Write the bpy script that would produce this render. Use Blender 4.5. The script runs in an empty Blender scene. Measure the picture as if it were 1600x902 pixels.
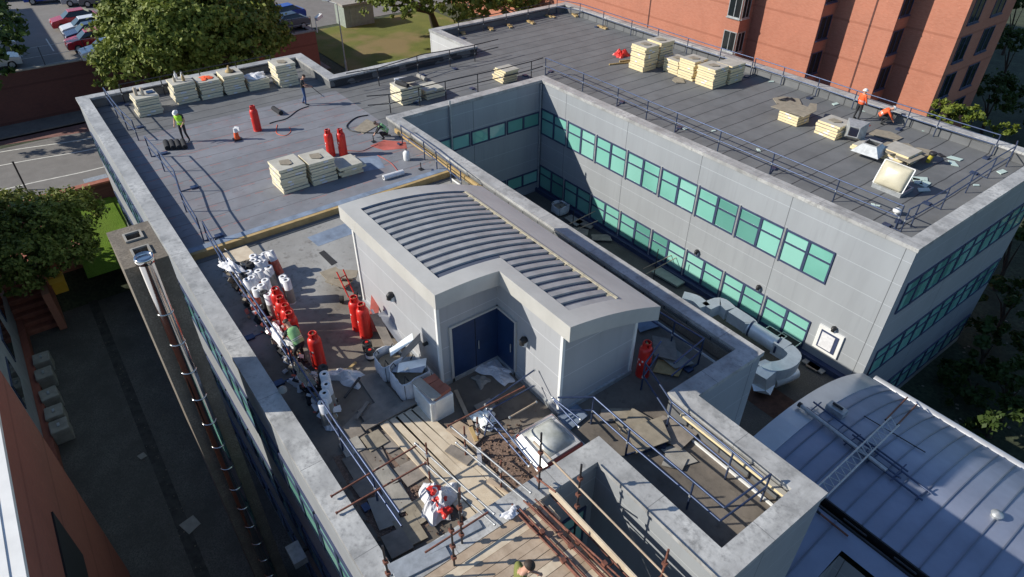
import bpy, bmesh, math, random
from mathutils import Vector, Matrix, Euler
import numpy as np
random.seed(7)
R = math.radians
scene = bpy.context.scene
COL = scene.collection
# ------------------------------------------------------------ camera
FPX = 1033.93
CR = ((0.60105161, 0.79919984, 0.00407057),      # camera right in world axes
      (0.4837288, -0.35973254, -0.79787151),     # camera down
      (-0.63619447, 0.48153101, -0.6028138))     # camera forward
CZ = 14.0
cam = bpy.data.cameras.new('camera'); camo = bpy.data.objects.new('camera', cam); COL.objects.link(camo)
cam.sensor_width = 36.0; cam.lens = FPX / 1600 * 36.0; cam.clip_end = 2000; cam.clip_start = 0.1
r_, d_, f_ = [Vector(v).normalized() for v in CR]
m_ = Matrix((r_, -d_, -f_)).transposed().to_4x4(); m_.translation = (0, 0, CZ)
camo.matrix_world = m_
scene.camera = camo
# ------------------------------------------------------------ light
SUN_D = Vector((0.92, 1.42, -1.0)).normalized()       # direction the light travels
SUN_EL = math.asin(-SUN_D.z)
w = bpy.data.worlds.new('World'); scene.world = w; w.use_nodes = True
nt = w.node_tree; nt.nodes.clear()
sky = nt.nodes.new('ShaderNodeTexSky'); sky.sky_type = 'NISHITA'; sky.sun_disc = False
sky.sun_elevation = SUN_EL
sky.sun_rotation = math.atan2(-SUN_D.x, -SUN_D.y)
sky.air_density = 1.0; sky.dust_density = 0.3; sky.ozone_density = 4.0
bg = nt.nodes.new('ShaderNodeBackground'); bg.inputs[1].default_value = 0.105
wo = nt.nodes.new('ShaderNodeOutputWorld')
hs = nt.nodes.new('ShaderNodeHueSaturation'); hs.inputs['Saturation'].default_value = 1.0; nt.links.new(sky.outputs[0], hs.inputs['Color']); nt.links.new(hs.outputs[0], bg.inputs[0]); nt.links.new(bg.outputs[0], wo.inputs[0])
sl = bpy.data.lights.new('sun', 'SUN'); sl.energy = 4.6; sl.angle = R(0.5); sl.color = (1.0, 0.94, 0.83)
so = bpy.data.objects.new('sun', sl); COL.objects.link(so)
so.rotation_euler = SUN_D.to_track_quat('-Z', 'Y').to_euler()
scene.view_settings.view_transform = 'Standard'; scene.view_settings.look = 'None'
scene.view_settings.exposure = 0.3; scene.view_settings.gamma = 1.0
try:
    scene.view_settings.use_curve_mapping = False
except Exception: pass

# ------------------------------------------------------------ helpers
def ray(px, py):
    a = (px - 800) / FPX; b = (py - 451) / FPX
    return Vector((CR[0][i] * a + CR[1][i] * b + CR[2][i] for i in range(3)))
def G(px, py, z=-0.8):
    """a survey point: where the photo's pixel meets the level z"""
    d = ray(px, py); t = (z - CZ) / d.z
    return Vector((d.x * t, d.y * t, z))
def GY(px, py, Y):
    d = ray(px, py); t = Y / d.y
    return Vector((d.x * t, Y, CZ + d.z * t))
def GX(px, py, X):
    d = ray(px, py); t = X / d.x
    return Vector((X, d.y * t, CZ + d.z * t))

class MB:
    def __init__(s): s.v = []; s.f = []; s.mi = []; s.sm = []
    def add(s, vs, fs, mi=0, smooth=False):
        o = len(s.v); s.v += [tuple(v) for v in vs]
        for f in fs: s.f.append(tuple(i + o for i in f)); s.mi.append(mi); s.sm.append(smooth)
        return s
    def box(s, x0, x1, y0, y1, z0, z1, mi=0, M=None):
        vs = [Vector((x, y, z)) for z in (z0, z1) for y in (y0, y1) for x in (x0, x1)]
        if M: vs = [M @ v for v in vs]
        return s.add(vs, [(0, 2, 3, 1), (4, 5, 7, 6), (0, 1, 5, 4), (2, 6, 7, 3), (0, 4, 6, 2), (1, 3, 7, 5)], mi)
    def obox(s, c, sz, rot=(0, 0, 0), mi=0):
        M = Matrix.Translation(c) @ Euler(rot).to_matrix().to_4x4()
        x, y, z = sz[0] / 2, sz[1] / 2, sz[2] / 2
        return s.box(-x, x, -y, y, -z, z, mi, M)
    def bar(s, p, q, wd, h, mi=0, roll=0):
        """rectangular bar from p to q"""
        p = Vector(p); q = Vector(q); d = q - p; L = d.length
        M = Matrix.Translation(p) @ d.to_track_quat('X', 'Z').to_matrix().to_4x4() @ Matrix.Rotation(roll, 4, 'X')
        return s.box(0, L, -wd / 2, wd / 2, -h / 2, h / 2, mi, M)
    def tube(s, p, q, r, n=8, mi=0, r2=None, caps=True):
        p = Vector(p); q = Vector(q); d = (q - p)
        if d.length < 1e-6: return s
        r2 = r if r2 is None else r2
        a = d.normalized().orthogonal().normalized(); b = d.normalized().cross(a)
        vs = []
        for c, rr in ((p, r), (q, r2)):
            for i in range(n):
                t = 2 * math.pi * i / n; vs.append(c + a * (math.cos(t) * rr) + b * (math.sin(t) * rr))
        s.add(vs, [(i, (i + 1) % n, n + (i + 1) % n, n + i) for i in range(n)], mi, True)
        if caps: s.add(vs, [tuple(range(n))[::-1], tuple(range(n, 2 * n))], mi)
        return s
    def path(s, pts, r, n=8, mi=0, sx=1.0):
        pts = [Vector(p) for p in pts]; rings = []
        for i, p in enumerate(pts):
            d = (pts[min(i + 1, len(pts) - 1)] - pts[max(i - 1, 0)]).normalized()
            up = Vector((0, 0, 1)) if abs(d.z) < .95 else Vector((1, 0, 0))
            a = d.cross(up).normalized(); b = a.cross(d)
            rr = r[i] if isinstance(r, (list, tuple)) else r
            rings.append([p + a * (math.cos(2 * math.pi * k / n + math.pi / n) * rr * sx) + b * (math.sin(2 * math.pi * k / n + math.pi / n) * rr) for k in range(n)])
        vs = [v for rg in rings for v in rg]; fs = []
        for i in range(len(pts) - 1):
            for k in range(n): fs.append((i * n + k, i * n + (k + 1) % n, (i + 1) * n + (k + 1) % n, (i + 1) * n + k))
        s.add(vs, fs, mi, n > 4)
        s.add(vs, [tuple(range(n))[::-1], tuple(range((len(pts) - 1) * n, len(pts) * n))], mi)
        return s
    def lathe(s, prof, c=(0, 0, 0), n=16, M=None, mi=0, closed=False):
        vs = []
        for (r, z) in prof:
            for i in range(n):
                t = 2 * math.pi * i / n; v = Vector((c[0] + r * math.cos(t), c[1] + r * math.sin(t), c[2] + z))
                vs.append(M @ v if M else v)
        fs = []; k = len(prof)
        for j in range(k - 1 + (1 if closed else 0)):
            for i in range(n):
                a = j * n; b = ((j + 1) % k) * n
                fs.append((a + i, a + (i + 1) % n, b + (i + 1) % n, b + i))
        s.add(vs, fs, mi, True)
        if not closed:
            s.add(vs, [tuple(range(n))[::-1], tuple(range((k - 1) * n, k * n))], mi)
        return s
    def prism(s, poly, z0, z1, mi=0):
        n = len(poly); vs = [(p[0], p[1], z0) for p in poly] + [(p[0], p[1], z1) for p in poly]
        s.add(vs, [tuple(range(n))[::-1], tuple(range(n, 2 * n))] + [(i, (i + 1) % n, n + (i + 1) % n, n + i) for i in range(n)], mi)
        return s
    def quad(s, a, b, c, d, mi=0): return s.add([a, b, c, d], [(0, 1, 2, 3)], mi)
    def build(s, name, mats, parent=None, local=False, bevel=0):
        me = bpy.data.meshes.new(name)
        vs = s.v
        if parent is not None and not local:
            pm = parent
            M = wm(parent).inverted()
            vs = [tuple(M @ Vector(v)) for v in vs]
        me.from_pydata([tuple(v) for v in vs], [], s.f)
        if not isinstance(mats, (list, tuple)): mats = [mats]
        for m in mats: me.materials.append(m)
        me.polygons.foreach_set('material_index', s.mi)
        me.polygons.foreach_set('use_smooth', s.sm)
        bm = bmesh.new(); bm.from_mesh(me); bmesh.ops.recalc_face_normals(bm, faces=bm.faces); bm.to_mesh(me); bm.free()
        o = bpy.data.objects.new(name, me); COL.objects.link(o)
        if parent is not None: o.parent = parent
        if bevel:
            b = o.modifiers.new('bevel', 'BEVEL'); b.width = bevel; b.segments = 2; b.limit_method = 'ANGLE'
        return o
def wm(o):
    M = Matrix.Translation(o.location) @ o.rotation_euler.to_matrix().to_4x4()
    return wm(o.parent) @ M if o.parent else M
def tag(o, label=None, cat=None, group=None, kind=None):
    if label: o['label'] = label
    if cat: o['category'] = cat
    if group: o['group'] = group
    if kind: o['kind'] = kind
    return o
def thing(name, label, cat, loc=(0, 0, 0), rz=0, group=None):
    o = bpy.data.objects.new(name, None); COL.objects.link(o); o.empty_display_size = .2
    o.location = loc; o.rotation_euler = (0, 0, rz)
    return tag(o, label, cat, group)
def copy_tree(o, parent=None):
    c = o.copy(); COL.objects.link(c); c.parent = parent
    for ch in list(o.children): copy_tree(ch, c)
    return c

# ------------------------------------------------------------ materials
class NT:
    def __init__(s, name):
        s.m = bpy.data.materials.new(name); s.m.use_nodes = True; s.t = s.m.node_tree
        s.t.nodes.clear(); s.out = s.t.nodes.new('ShaderNodeOutputMaterial')
        s.b = s.t.nodes.new('ShaderNodeBsdfPrincipled'); s.t.links.new(s.b.outputs[0], s.out.inputs[0])
        g = s.t.nodes.new('ShaderNodeNewGeometry'); s.pos = g.outputs['Position']; s.nor = g.outputs['Normal']
        tc = s.t.nodes.new('ShaderNodeTexCoord'); s.obj = tc.outputs['Object']
    def L(s, v, sock):
        if hasattr(v, 'is_output') or isinstance(v, bpy.types.NodeSocket): s.t.links.new(v, sock)
        else: sock.default_value = v
    def math(s, op, a, b=0.0, c=0.0):
        n = s.t.nodes.new('ShaderNodeMath'); n.operation = op
        s.L(a, n.inputs[0]); s.L(b, n.inputs[1]); s.L(c, n.inputs[2]); return n.outputs[0]
    def sep(s, v):
        n = s.t.nodes.new('ShaderNodeSeparateXYZ'); s.L(v, n.inputs[0]); return n.outputs
    def noise(s, scale, detail=4, rough=.55, vec=None, stretch=None):
        vec = vec or s.pos
        if stretch:
            mp = s.t.nodes.new('ShaderNodeMapping'); mp.inputs['Scale'].default_value = stretch; s.L(vec, mp.inputs[0]); vec = mp.outputs[0]
        n = s.t.nodes.new('ShaderNodeTexNoise'); s.L(vec, n.inputs['Vector']); n.inputs['Scale'].default_value = scale
        n.inputs['Detail'].default_value = detail; n.inputs['Roughness'].default_value = rough; return n.outputs[0]
    def ramp(s, v, stops):
        n = s.t.nodes.new('ShaderNodeValToRGB'); s.L(v, n.inputs[0]); e = n.color_ramp.elements
        while len(e) < len(stops): e.new(.5)
        for i, (p, c) in enumerate(stops):
            e[i].position = p; e[i].color = (c, c, c, 1) if isinstance(c, (int, float)) else (*c, 1)
        return n.outputs[0]
    def mix(s, fac, a, b, mode='MIX'):
        n = s.t.nodes.new('ShaderNodeMix'); n.data_type = 'RGBA'; n.blend_type = mode
        s.L(fac, n.inputs[0])
        for v, i in ((a, 6), (b, 7)):
            if isinstance(v, (tuple, list)): n.inputs[i].default_value = (*v[:3], 1)
            else: s.L(v, n.inputs[i])
        return n.outputs[2]
    def line(s, coord, period, width, off=0.0):
        a = s.math('ADD', coord, -off)
        return s.math('LESS_THAN', s.math('PINGPONG', a, period / 2), width / 2)
    def bump(s, h, strength=.3, dist=.02):
        n = s.t.nodes.new('ShaderNodeBump'); s.L(h, n.inputs['Height']); n.inputs['Strength'].default_value = strength
        n.inputs['Distance'].default_value = dist; s.t.links.new(n.outputs[0], s.b.inputs['Normal'])
    def fin(s, col, rough=.8, metal=0.0, spec=None):
        if isinstance(col, (tuple, list)): s.b.inputs['Base Color'].default_value = (*col[:3], 1)
        else: s.L(col, s.b.inputs['Base Color'])
        s.L(rough, s.b.inputs['Roughness']); s.L(metal, s.b.inputs['Metallic'])
        if spec is not None: s.b.inputs['Specular IOR Level'].default_value = spec
        return s.m
def simple(name, col, rough=.7, metal=0.0, var=.25, scale=3.0, bump=0.0, spec=None, fine=None):
    n = NT(name)
    a = n.noise(scale, 5, .6)
    c = n.mix(n.ramp(a, [(.3, 0), (.7, 1)]), tuple(x * (1 - var) for x in col), tuple(min(1, x * (1 + var)) for x in col))
    if fine: c = n.mix(n.ramp(n.noise(fine, 2), [(.35, 0), (.65, 1)]), c, tuple(x * (1 - var) for x in col))
    if bump: n.bump(n.noise(scale * 6, 4), bump)
    return n.fin(c, rough, metal, spec)

def clad(name, col, period=1.1, off=-.72, vper=5.05, voff=-7.9, metal=0.0):
    n = NT(name); x, y, z = n.sep(n.pos); nx, ny, nz = n.sep(n.nor)
    st = n.noise(.5, 4, .6, stretch=(1, 1, .25)); fn = n.noise(2.2, 3, .5, stretch=(1, 1, .12))
    c = n.mix(n.ramp(st, [(.3, 0), (.7, 1)]), tuple(v * .92 for v in col), tuple(v * 1.06 for v in col))
    c = n.mix(n.math('MULTIPLY', n.ramp(fn, [(.5, 0), (.8, 1)]), .25), c, tuple(v * .76 for v in col)); c = n.mix(n.math('MULTIPLY', n.ramp(n.noise(6, 3, .6, stretch=(1, 1, .06)), [(.55, 0), (.75, 1)]), .22), c, tuple(v * .6 for v in col))
    h = n.line(z, period, .022, off)
    c = n.mix(n.math('MULTIPLY', h, .6), c, tuple(min(1, v * 1.7) for v in col))
    isY = n.math('GREATER_THAN', n.math('ABSOLUTE', ny), .5)
    s_ = n.math('ADD', n.math('MULTIPLY', x, isY), n.math('MULTIPLY', n.math('ADD', y, -33.1), n.math('SUBTRACT', 1.0, isY)))
    v = n.line(s_, vper, .03, voff)
    c = n.mix(v, c, tuple(q * .35 for q in col))
    return n.fin(c, .42, metal, .4)
M = {}
M['clad'] = clad('cladding', (.33, .35, .37))
M['clad_white'] = clad('white_cladding', (.52, .52, .52))
def m_coping():
    n = NT('coping'); x, y, z = n.sep(n.pos)
    a = n.noise(1.3, 6, .65); b = n.noise(6, 5, .7); c3 = n.noise(.35, 3)
    c = n.mix(n.ramp(a, [(.35, 0), (.68, 1)]), (.30, .30, .295), (.47, .47, .46))
    c = n.mix(n.ramp(b, [(.55, 0), (.75, .8)]), c, (.17, .17, .165)); c = n.mix(n.ramp(n.noise(1.0, 6, .72), [(.52, 0), (.62, .6)]), c, (.20, .20, .195))
    c = n.mix(n.math('MULTIPLY', n.ramp(c3, [(.5, 0), (.62, 1)]), n.ramp(b, [(.4, .8), (.6, 0)])), c, (.6, .6, .58))
    jl = n.math('MAXIMUM', n.line(x, 3.05, .02, .4), n.line(y, 3.05, .02, 1.1)); c = n.mix(n.math('MULTIPLY', jl, .75), c, (.14, .14, .14))
    sk = n.ramp(n.noise(2.4, 5, .7, stretch=(1, .22, 1)), [(.56, 0), (.7, .5)]); c = n.mix(sk, c, (.25, .25, .24))
    n.bump(b, .25, .02); return n.fin(c, .5, 0, .5)
M['coping'] = m_coping()
def m_felt(name, base, seam, redness=0.0, per=1.0):
    n = NT(name); x, y, z = n.sep(n.pos)
    wob = n.math('MULTIPLY', n.noise(.7, 2), .12)
    xs = n.math('ADD', x, wob)
    strip = n.math('FLOOR', n.math('DIVIDE', xs, per))
    wn = n.t.nodes.new('ShaderNodeTexWhiteNoise'); wn.noise_dimensions = '1D'; n.L(strip, wn.inputs['W'])
    c = n.mix(n.ramp(n.noise(1.1, 5, .6), [(.3, 0), (.7, 1)]), tuple(v * .85 for v in base), tuple(v * 1.15 for v in base))
    c = n.mix(n.math('MULTIPLY', wn.outputs[0], .22), c, tuple(v * .65 for v in base))
    c = n.mix(n.math('MULTIPLY', n.ramp(n.noise(.25, 4, .6), [(.5, 0), (.75, 1)]), .35), c, tuple(v * 1.5 for v in base))
    ln = n.line(xs, per, .06, 0)
    c = n.mix(ln, c, seam)
    if redness:
        dash = n.math('GREATER_THAN', n.noise(1.6, 3, .6, stretch=(.3, 1, 1)), .5)
        ln2 = n.line(xs, per, .035, .12)
        c = n.mix(n.math('MULTIPLY', n.math('MULTIPLY', ln2, dash), redness), c, (.36, .12, .09))
        scuff = n.math('GREATER_THAN', n.noise(2.2, 4, .65, stretch=(2.6, .7, 1)), .64)
        c = n.mix(n.math('MULTIPLY', scuff, .45), c, tuple(v * .45 for v in base))
        blotch = n.ramp(n.noise(.6, 4, .6), [(.52, 0), (.7, 1)])
        c = n.mix(n.math('MULTIPLY', blotch, .35), c, (.22, .16, .17))
    n.bump(n.noise(30, 3), .2, .01)
    return n.fin(c, .75, 0, .3)
M['felt'] = m_felt('roof_felt', (.150, .155, .160), (.045, .047, .052))
M['felt_blue'] = m_felt('underlay_felt', (.205, .212, .235), (.14, .14, .155), 1.0)
def m_old():
    n = NT('old_roof_deck'); x, y, z = n.sep(n.pos)
    a = n.ramp(n.noise(.45, 6, .65), [(.3, 0), (.7, 1)]); b = n.noise(3.0, 6, .7)
    light = n.mix(a, (.22, .215, .205), (.36, .36, .35)); dark = n.mix(a, (.10, .088, .075), (.25, .215, .18))
    g = n.math('ADD', x, n.math('MULTIPLY', n.noise(.5, 4), 5.0))
    k = n.t.nodes.new('ShaderNodeMapRange'); n.L(g, k.inputs[0]); k.inputs[1].default_value = -17.3; k.inputs[2].default_value = -14.5
    c = n.mix(k.outputs[0], light, dark)
    c = n.mix(n.ramp(b, [(.55, 0), (.72, .6)]), c, (.07, .06, .055))
    n.bump(b, .4, .03); return n.fin(c, .85, 0, .25)
M['old_deck'] = m_old()
M['glass'] = NT('teal_glass'); 
def m_glass():
    n = M['glass']; x, y, z = n.sep(n.pos)
    wn = n.t.nodes.new('ShaderNodeTexWhiteNoise'); wn.noise_dimensions = '3D'
    cb = n.t.nodes.new('ShaderNodeCombineXYZ'); n.L(n.math('FLOOR', n.math('DIVIDE', n.math('ADD', x, 10.38), 1.25)), cb.inputs[0]); n.L(n.math('FLOOR', n.math('DIVIDE', y, 1.25)), cb.inputs[1]); n.L(n.math('FLOOR', n.math('DIVIDE', z, 1.9)), cb.inputs[2])
    n.L(cb.outputs[0], wn.inputs['Vector'])
    c = n.mix(n.ramp(n.noise(.35, 2), [(.35, 0), (.65, 1)]), (.17, .44, .36), (.23, .55, .46))
    c = n.mix(n.ramp(wn.outputs[0], [(0, .75), (.3, .1), (.7, 0), (1, 0)]), c, (.07, .22, .19))
    c = n.mix(n.ramp(wn.outputs[0], [(.6, 0), (1, .7)]), c, (.36, .66, .58))
    n.bump(n.noise(1.2, 1), .04, .02)
    return n.fin(c, .04, 0, .9)
M['glass'] = m_glass()
M['dark_glass'] = NT('dark_glass').fin((.015, .02, .022), .05, 0, .8)
M['frame'] = simple('navy_frame', (.045, .06, .12), .45, 0, .15)
M['navy'] = simple('navy_door', (.012, .035, .10), .45, 0, .15)
M['navy_tube'] = simple('navy_steel_tube', (.06, .085, .16), .4, .5, .25, 4)
M['black_tube'] = simple('black_steel_tube', (.03, .03, .035), .5, .3, .3, 4)
M['galv'] = simple('galvanised_steel', (.45, .47, .48), .45, .5, .2, 5)
M['duct'] = simple('galvanised_duct', (.80, .84, .83), .3, .25, .10, 3)
M['rust'] = simple('rusty_tube', (.19, .075, .05), .75, .15, .45, 9)
M['steel'] = simple('polished_steel', (.62, .60, .58), .12, 1.0, .06, 2)
M['white'] = simple('white_paint', (.75, .75, .73), .5, 0, .06, 2)
M['plastic_white'] = simple('white_plastic_film', (.70, .70, .72), .35, 0, .12, 8)
M['black'] = simple('black_plastic', (.02, .02, .022), .5, 0, .2)
def m_red():
    n = NT('red_gas_paint'); a = n.noise(3, 5, .6, vec=n.obj); b = n.noise(22, 4, .7, vec=n.pos)
    c = n.mix(n.ramp(a, [(.35, 0), (.65, 1)]), (.50, .016, .012), (.66, .03, .02)); c = n.mix(n.ramp(b, [(.62, 0), (.72, .55)]), c, (.22, .05, .035))
    c = n.mix(n.ramp(n.noise(7, 3, .6, vec=n.pos, stretch=(1, 1, .3)), [(.6, 0), (.75, .35)]), c, (.70, .22, .17))
    return n.fin(c, n.ramp(b, [(.4, .32), (.7, .6)]), 0)
M['red'] = m_red()
M['orange'] = simple('hi_vis_orange', (.85, .12, .03), .7, 0, .1, 12)
M['yellow'] = simple('hi_vis_yellow', (.42, .80, .04), .7, 0, .12, 12)
M['green_vest'] = simple('faded_hi_vis', (.25, .50, .22), .75, 0, .2, 12)
M['olive'] = simple('olive_cotton', (.16, .17, .045), .9, 0, .2, 12)
M['charcoal'] = simple('charcoal_cloth', (.025, .026, .03), .9, 0, .25, 12)
M['jeans'] = simple('blue_denim', (.035, .075, .19), .9, 0, .25, 12)
M['skin'] = simple('skin', (.48, .26, .18), .55, 0, .08, 12)
M['hair'] = simple('dark_hair', (.035, .022, .015), .7, 0, .3, 40)
M['silver'] = simple('reflective_tape', (.65, .66, .66), .4, .2, .05)
def m_board(name, edge, face):
    n = NT(name); nx, ny, nz = n.sep(n.nor); x, y, z = n.sep(n.obj)
    up = n.math('GREATER_THAN', n.math('ABSOLUTE', nz), .7)
    ec = n.mix(n.ramp(n.noise(5, 5, .6, stretch=(1, 1, 5)), [(.3, 0), (.7, 1)]), tuple(v * .82 for v in edge), tuple(min(1, v * 1.1) for v in edge))
    fc = n.mix(n.ramp(n.noise(2.5, 4), [(.3, 0), (.7, 1)]), tuple(v * .85 for v in face), tuple(v * 1.1 for v in face))
    n.bump(n.noise(14, 4), .25, .02)
    return n.fin(n.mix(up, ec, fc), .85, 0, .2)
M['board'] = m_board('insulation_board', (.76, .68, .48), (.47, .455, .40))
M['board_warm'] = m_board('yellow_insulation_board', (.80, .66, .40), (.42, .40, .355))
M['chip'] = simple('board_offcut', (.27, .235, .18), .9, 0, .2, 4, .1)
def m_wood(name, a, b):
    n = NT(name)
    g = n.noise(3, 6, .65, vec=n.obj, stretch=(1, 1, 1)); g2 = n.noise(.8, 3)
    c = n.mix(n.ramp(g, [(.3, 0), (.7, 1)]), a, b); c = n.mix(n.ramp(g2, [(.5, 0), (.75, .5)]), c, tuple(v * .55 for v in a))
    n.bump(g, .2, .01); return n.fin(c, .8, 0, .2)
M['plank'] = m_wood('pale_scaffold_board', (.50, .41, .30), (.66, .57, .44))
M['plank_old'] = m_wood('weathered_scaffold_board', (.33, .25, .18), (.50, .40, .30))
M['plank_grey'] = m_wood('grey_board', (.19, .17, .15), (.32, .28, .24))
M['timber'] = m_wood('raw_timber', (.36, .25, .11), (.52, .38, .19))
def m_brick(name, c1, c2, mortar, scale=1.0):
    n = NT(name); x, y, z = n.sep(n.pos)
    cb = n.t.nodes.new('ShaderNodeCombineXYZ'); n.L(n.math('ADD', x, y), cb.inputs[0]); n.L(z, cb.inputs[1])
    br = n.t.nodes.new('ShaderNodeTexBrick'); n.L(cb.outputs[0], br.inputs['Vector'])
    br.inputs['Color1'].default_value = (*c1, 1); br.inputs['Color2'].default_value = (*c2, 1); br.inputs['Mortar'].default_value = (*mortar, 1)
    br.inputs['Scale'].default_value = scale; br.inputs['Brick Width'].default_value = .225; br.inputs['Row Height'].default_value = .075
    br.inputs['Mortar Size'].default_value = .008
    c = n.mix(n.ramp(n.noise(.5, 5, .6), [(.3, 0), (.7, .35)]), br.outputs[0], tuple(v * 1.25 for v in c2))
    c = n.mix(n.ramp(n.noise(.18, 4, .6, stretch=(1, 1, .4)), [(.5, 0), (.75, .3)]), c, tuple(v * .6 for v in c1))
    c = n.mix(n.math('MULTIPLY', n.line(z, 2.8, .16, -.4), .45), c, tuple(v * .62 for v in c1))
    c = n.mix(n.ramp(n.noise(3.5, 4, .7), [(.6, 0), (.75, .35)]), c, tuple(min(1, v * 1.5) for v in c2))
    return n.fin(c, .85, 0, .25)
M['brick'] = m_brick('red_brick', (.40, .145, .09), (.46, .185, .12), (.36, .20, .15))
M['brick_dark'] = m_brick('dark_red_brick', (.10, .045, .04), (.13, .055, .045), (.1, .06, .055))
M['brick_red'] = m_brick('deep_red_brick', (.25, .085, .06), (.29, .10, .07), (.22, .11, .09))
M['paving_red'] = simple('red_paving', (.33, .12, .08), .9, 0, .25, 2, .1)
M['concrete'] = simple('concrete', (.30, .285, .255), .9, 0, .22, 2.2, .3)
M['concrete_brown'] = simple('weathered_concrete', (.20, .17, .135), .9, 0, .35, 2.0, .4, fine=22)
M['render'] = simple('grey_render', (.30, .31, .33), .8, 0, .15, 1.2)
M['asphalt'] = simple('asphalt', (.20, .19, .18), .9, 0, .2, 1.2, .15, fine=30)
M['asphalt_dark'] = simple('dark_asphalt', (.12, .112, .10), .9, 0, .4, .8, .2, fine=20)
M['asphalt_blue'] = simple('car_park_asphalt', (.21, .20, .19), .9, 0, .18, .8, .15, fine=30)
M['marking'] = simple('road_paint', (.62, .61, .56), .8, 0, .2, 3)
M['pavement'] = simple('pavement', (.16, .15, .14), .9, 0, .2, 1.5, .2)
M['red_lane'] = simple('red_road_surface', (.20, .10, .085), .9, 0, .2, 1.5, .1)
def m_grass(name, a, b, c_):
    n = NT(name)
    c = n.mix(n.ramp(n.noise(.5, 5, .6), [(.3, 0), (.7, 1)]), a, b); c = n.mix(n.ramp(n.noise(12, 4, .7), [(.4, 0), (.7, .6)]), c, tuple(v * .6 for v in a))
    c = n.mix(n.ramp(n.noise(.18, 3), [(.48, 0), (.62, .8)]), c, c_)
    n.bump(n.noise(18, 4), .7, .08); return n.fin(c, .95, 0, .1)
M['grass'] = m_grass('lawn', (.08, .15, .015), (.15, .25, .03), (.11, .17, .025))
M['grass_dry'] = m_grass('dry_grass', (.13, .15, .045), (.2, .21, .06), (.26, .19, .10))
M['earth'] = simple('dark_earth', (.06, .075, .04), .95, 0, .5, .6, .5, fine=6)
M['gravel'] = simple('brown_gravel', (.27, .18, .135), .95, 0, .5, 14, .9, fine=40)
M['zinc'] = simple('zinc_roof', (.30, .33, .42), .5, .35, .14, .6)
M['zinc_rib'] = simple('zinc_rib', (.20, .22, .27), .4, .45, .15, 1)
M['flashing'] = simple('pale_flashing', (.62, .62, .63), .3, .45, .1, 1)
M['roof_panel'] = simple('plant_roof_panel_shaded', (.10, .115, .155), .55, .1, .14, .8)  # shade in the gaps between the ribs is put into this dark colour
M['roof_rib'] = simple('plant_roof_rib', (.37, .37, .365), .5, .1, .2, 2)
M['trim'] = simple('pale_trim', (.50, .49, .46), .5, .05, .1, .8)
M['moss'] = simple('moss_edge', (.40, .36, .27), .9, 0, .35, 6, .5)
M['membrane'] = simple('blue_grey_membrane', (.20, .25, .33), .6, 0, .3, 2)
M['dark'] = simple('dark_void', (.012, .012, .013), .9, 0, .1)
M['white_bag'] = simple('woven_white_sack', (.62, .64, .68), .8, 0, .08, 10, .5)
M['tyre'] = simple('tyre_rubber', (.02, .02, .02), .85, 0, .2)
M['mint'] = simple('mint_glazing_offcut', (.50, .62, .58), .3, 0, .08)
M['orange_yellow'] = simple('yellow_grit_bin', (.75, .40, .03), .6, 0, .1)
M['kiosk'] = simple('grey_green_cabinet', (.27, .31, .27), .7, 0, .15)
M['red_primer'] = simple('red_primer_patch', (.40, .10, .08), .85, 0, .4, 1.2)

M['print_red'] = simple('red_printed_film', (.50, .12, .08), .5, 0, .35, 9)
M['roof_felt_rib'] = M['roof_rib']
# ============================================================ SETTING
def struct(name, mb, mat): return tag(mb.build(name, mat), kind='structure')
def sheet(x0, x1, y0, y1, z): return MB().quad((x0, y0, z), (x1, y0, z), (x1, y1, z), (x0, y1, z))
# ground as one sheet stepping down from the street (-9.05) to the alley (-11.6)
g = MB(); xs = [-600, -51.5, -51.4, -46.6, -41.5, 600]; zs = [-9.05, -9.05, -9.75, -9.75, -11.6, -11.6]
for i in range(len(xs) - 1):
    g.quad((xs[i], -600, zs[i]), (xs[i + 1], -600, zs[i + 1]), (xs[i + 1], 600, zs[i + 1]), (xs[i], 600, zs[i]))
struct('ground', g, M['earth'])
struct('alley', sheet(-41.4, 30, -5.2, 2.3, -11.58), M['asphalt_dark'])
struct('lawn', sheet(-51.0, -40.9, -1.0, 2.2, -9.60), M['grass']); struct('lawn_bank', sheet(-51.0, -46.0, 2.2, 14, -9.71), M['grass'])
struct('grass_verge', sheet(-79, -50, 27.2, 46, -9.0), M['grass_dry'])
# roads
struct('road', sheet(-63.3, -51.6, -60, 20, -9.04), M['asphalt'])
struct('cycle_lane', MB().quad((-65.3, -60, -9.036), (-75, -60, -9.036), (-61.0 + 1.4, 20, -9.036), (-64.8, 20, -9.036)), M['red_lane'])
struct('pavement', MB().box(-68.0, -65.3, -60, 26, -9.2, -8.93), M['pavement'])
struct('footpath', sheet(-59.6, -46, 22, 60, -8.99), M['asphalt'])
struct('far_road', sheet(-96, -80, 24, 90, -9.02), M['asphalt'])
mk = MB()
for x0_, sl_, ww in ((-61.9, .21, .16), (-59.35, .15, .14), (-55.15, .05, .14)):
    y = -40
    while y < 16:
        f_ = lambda q: x0_ + sl_ * q - .004 * q * q + .07 * math.sin(q * .9)
        mk.quad((f_(y) - ww / 2, y, -9.03), (f_(y) + ww / 2, y, -9.03), (f_(y + 1.2) + ww / 2, y + 1.2, -9.03), (f_(y + 1.2) - ww / 2, y + 1.2, -9.03)); y += 1.2
struct('road_markings', mk, M['marking'])
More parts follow.
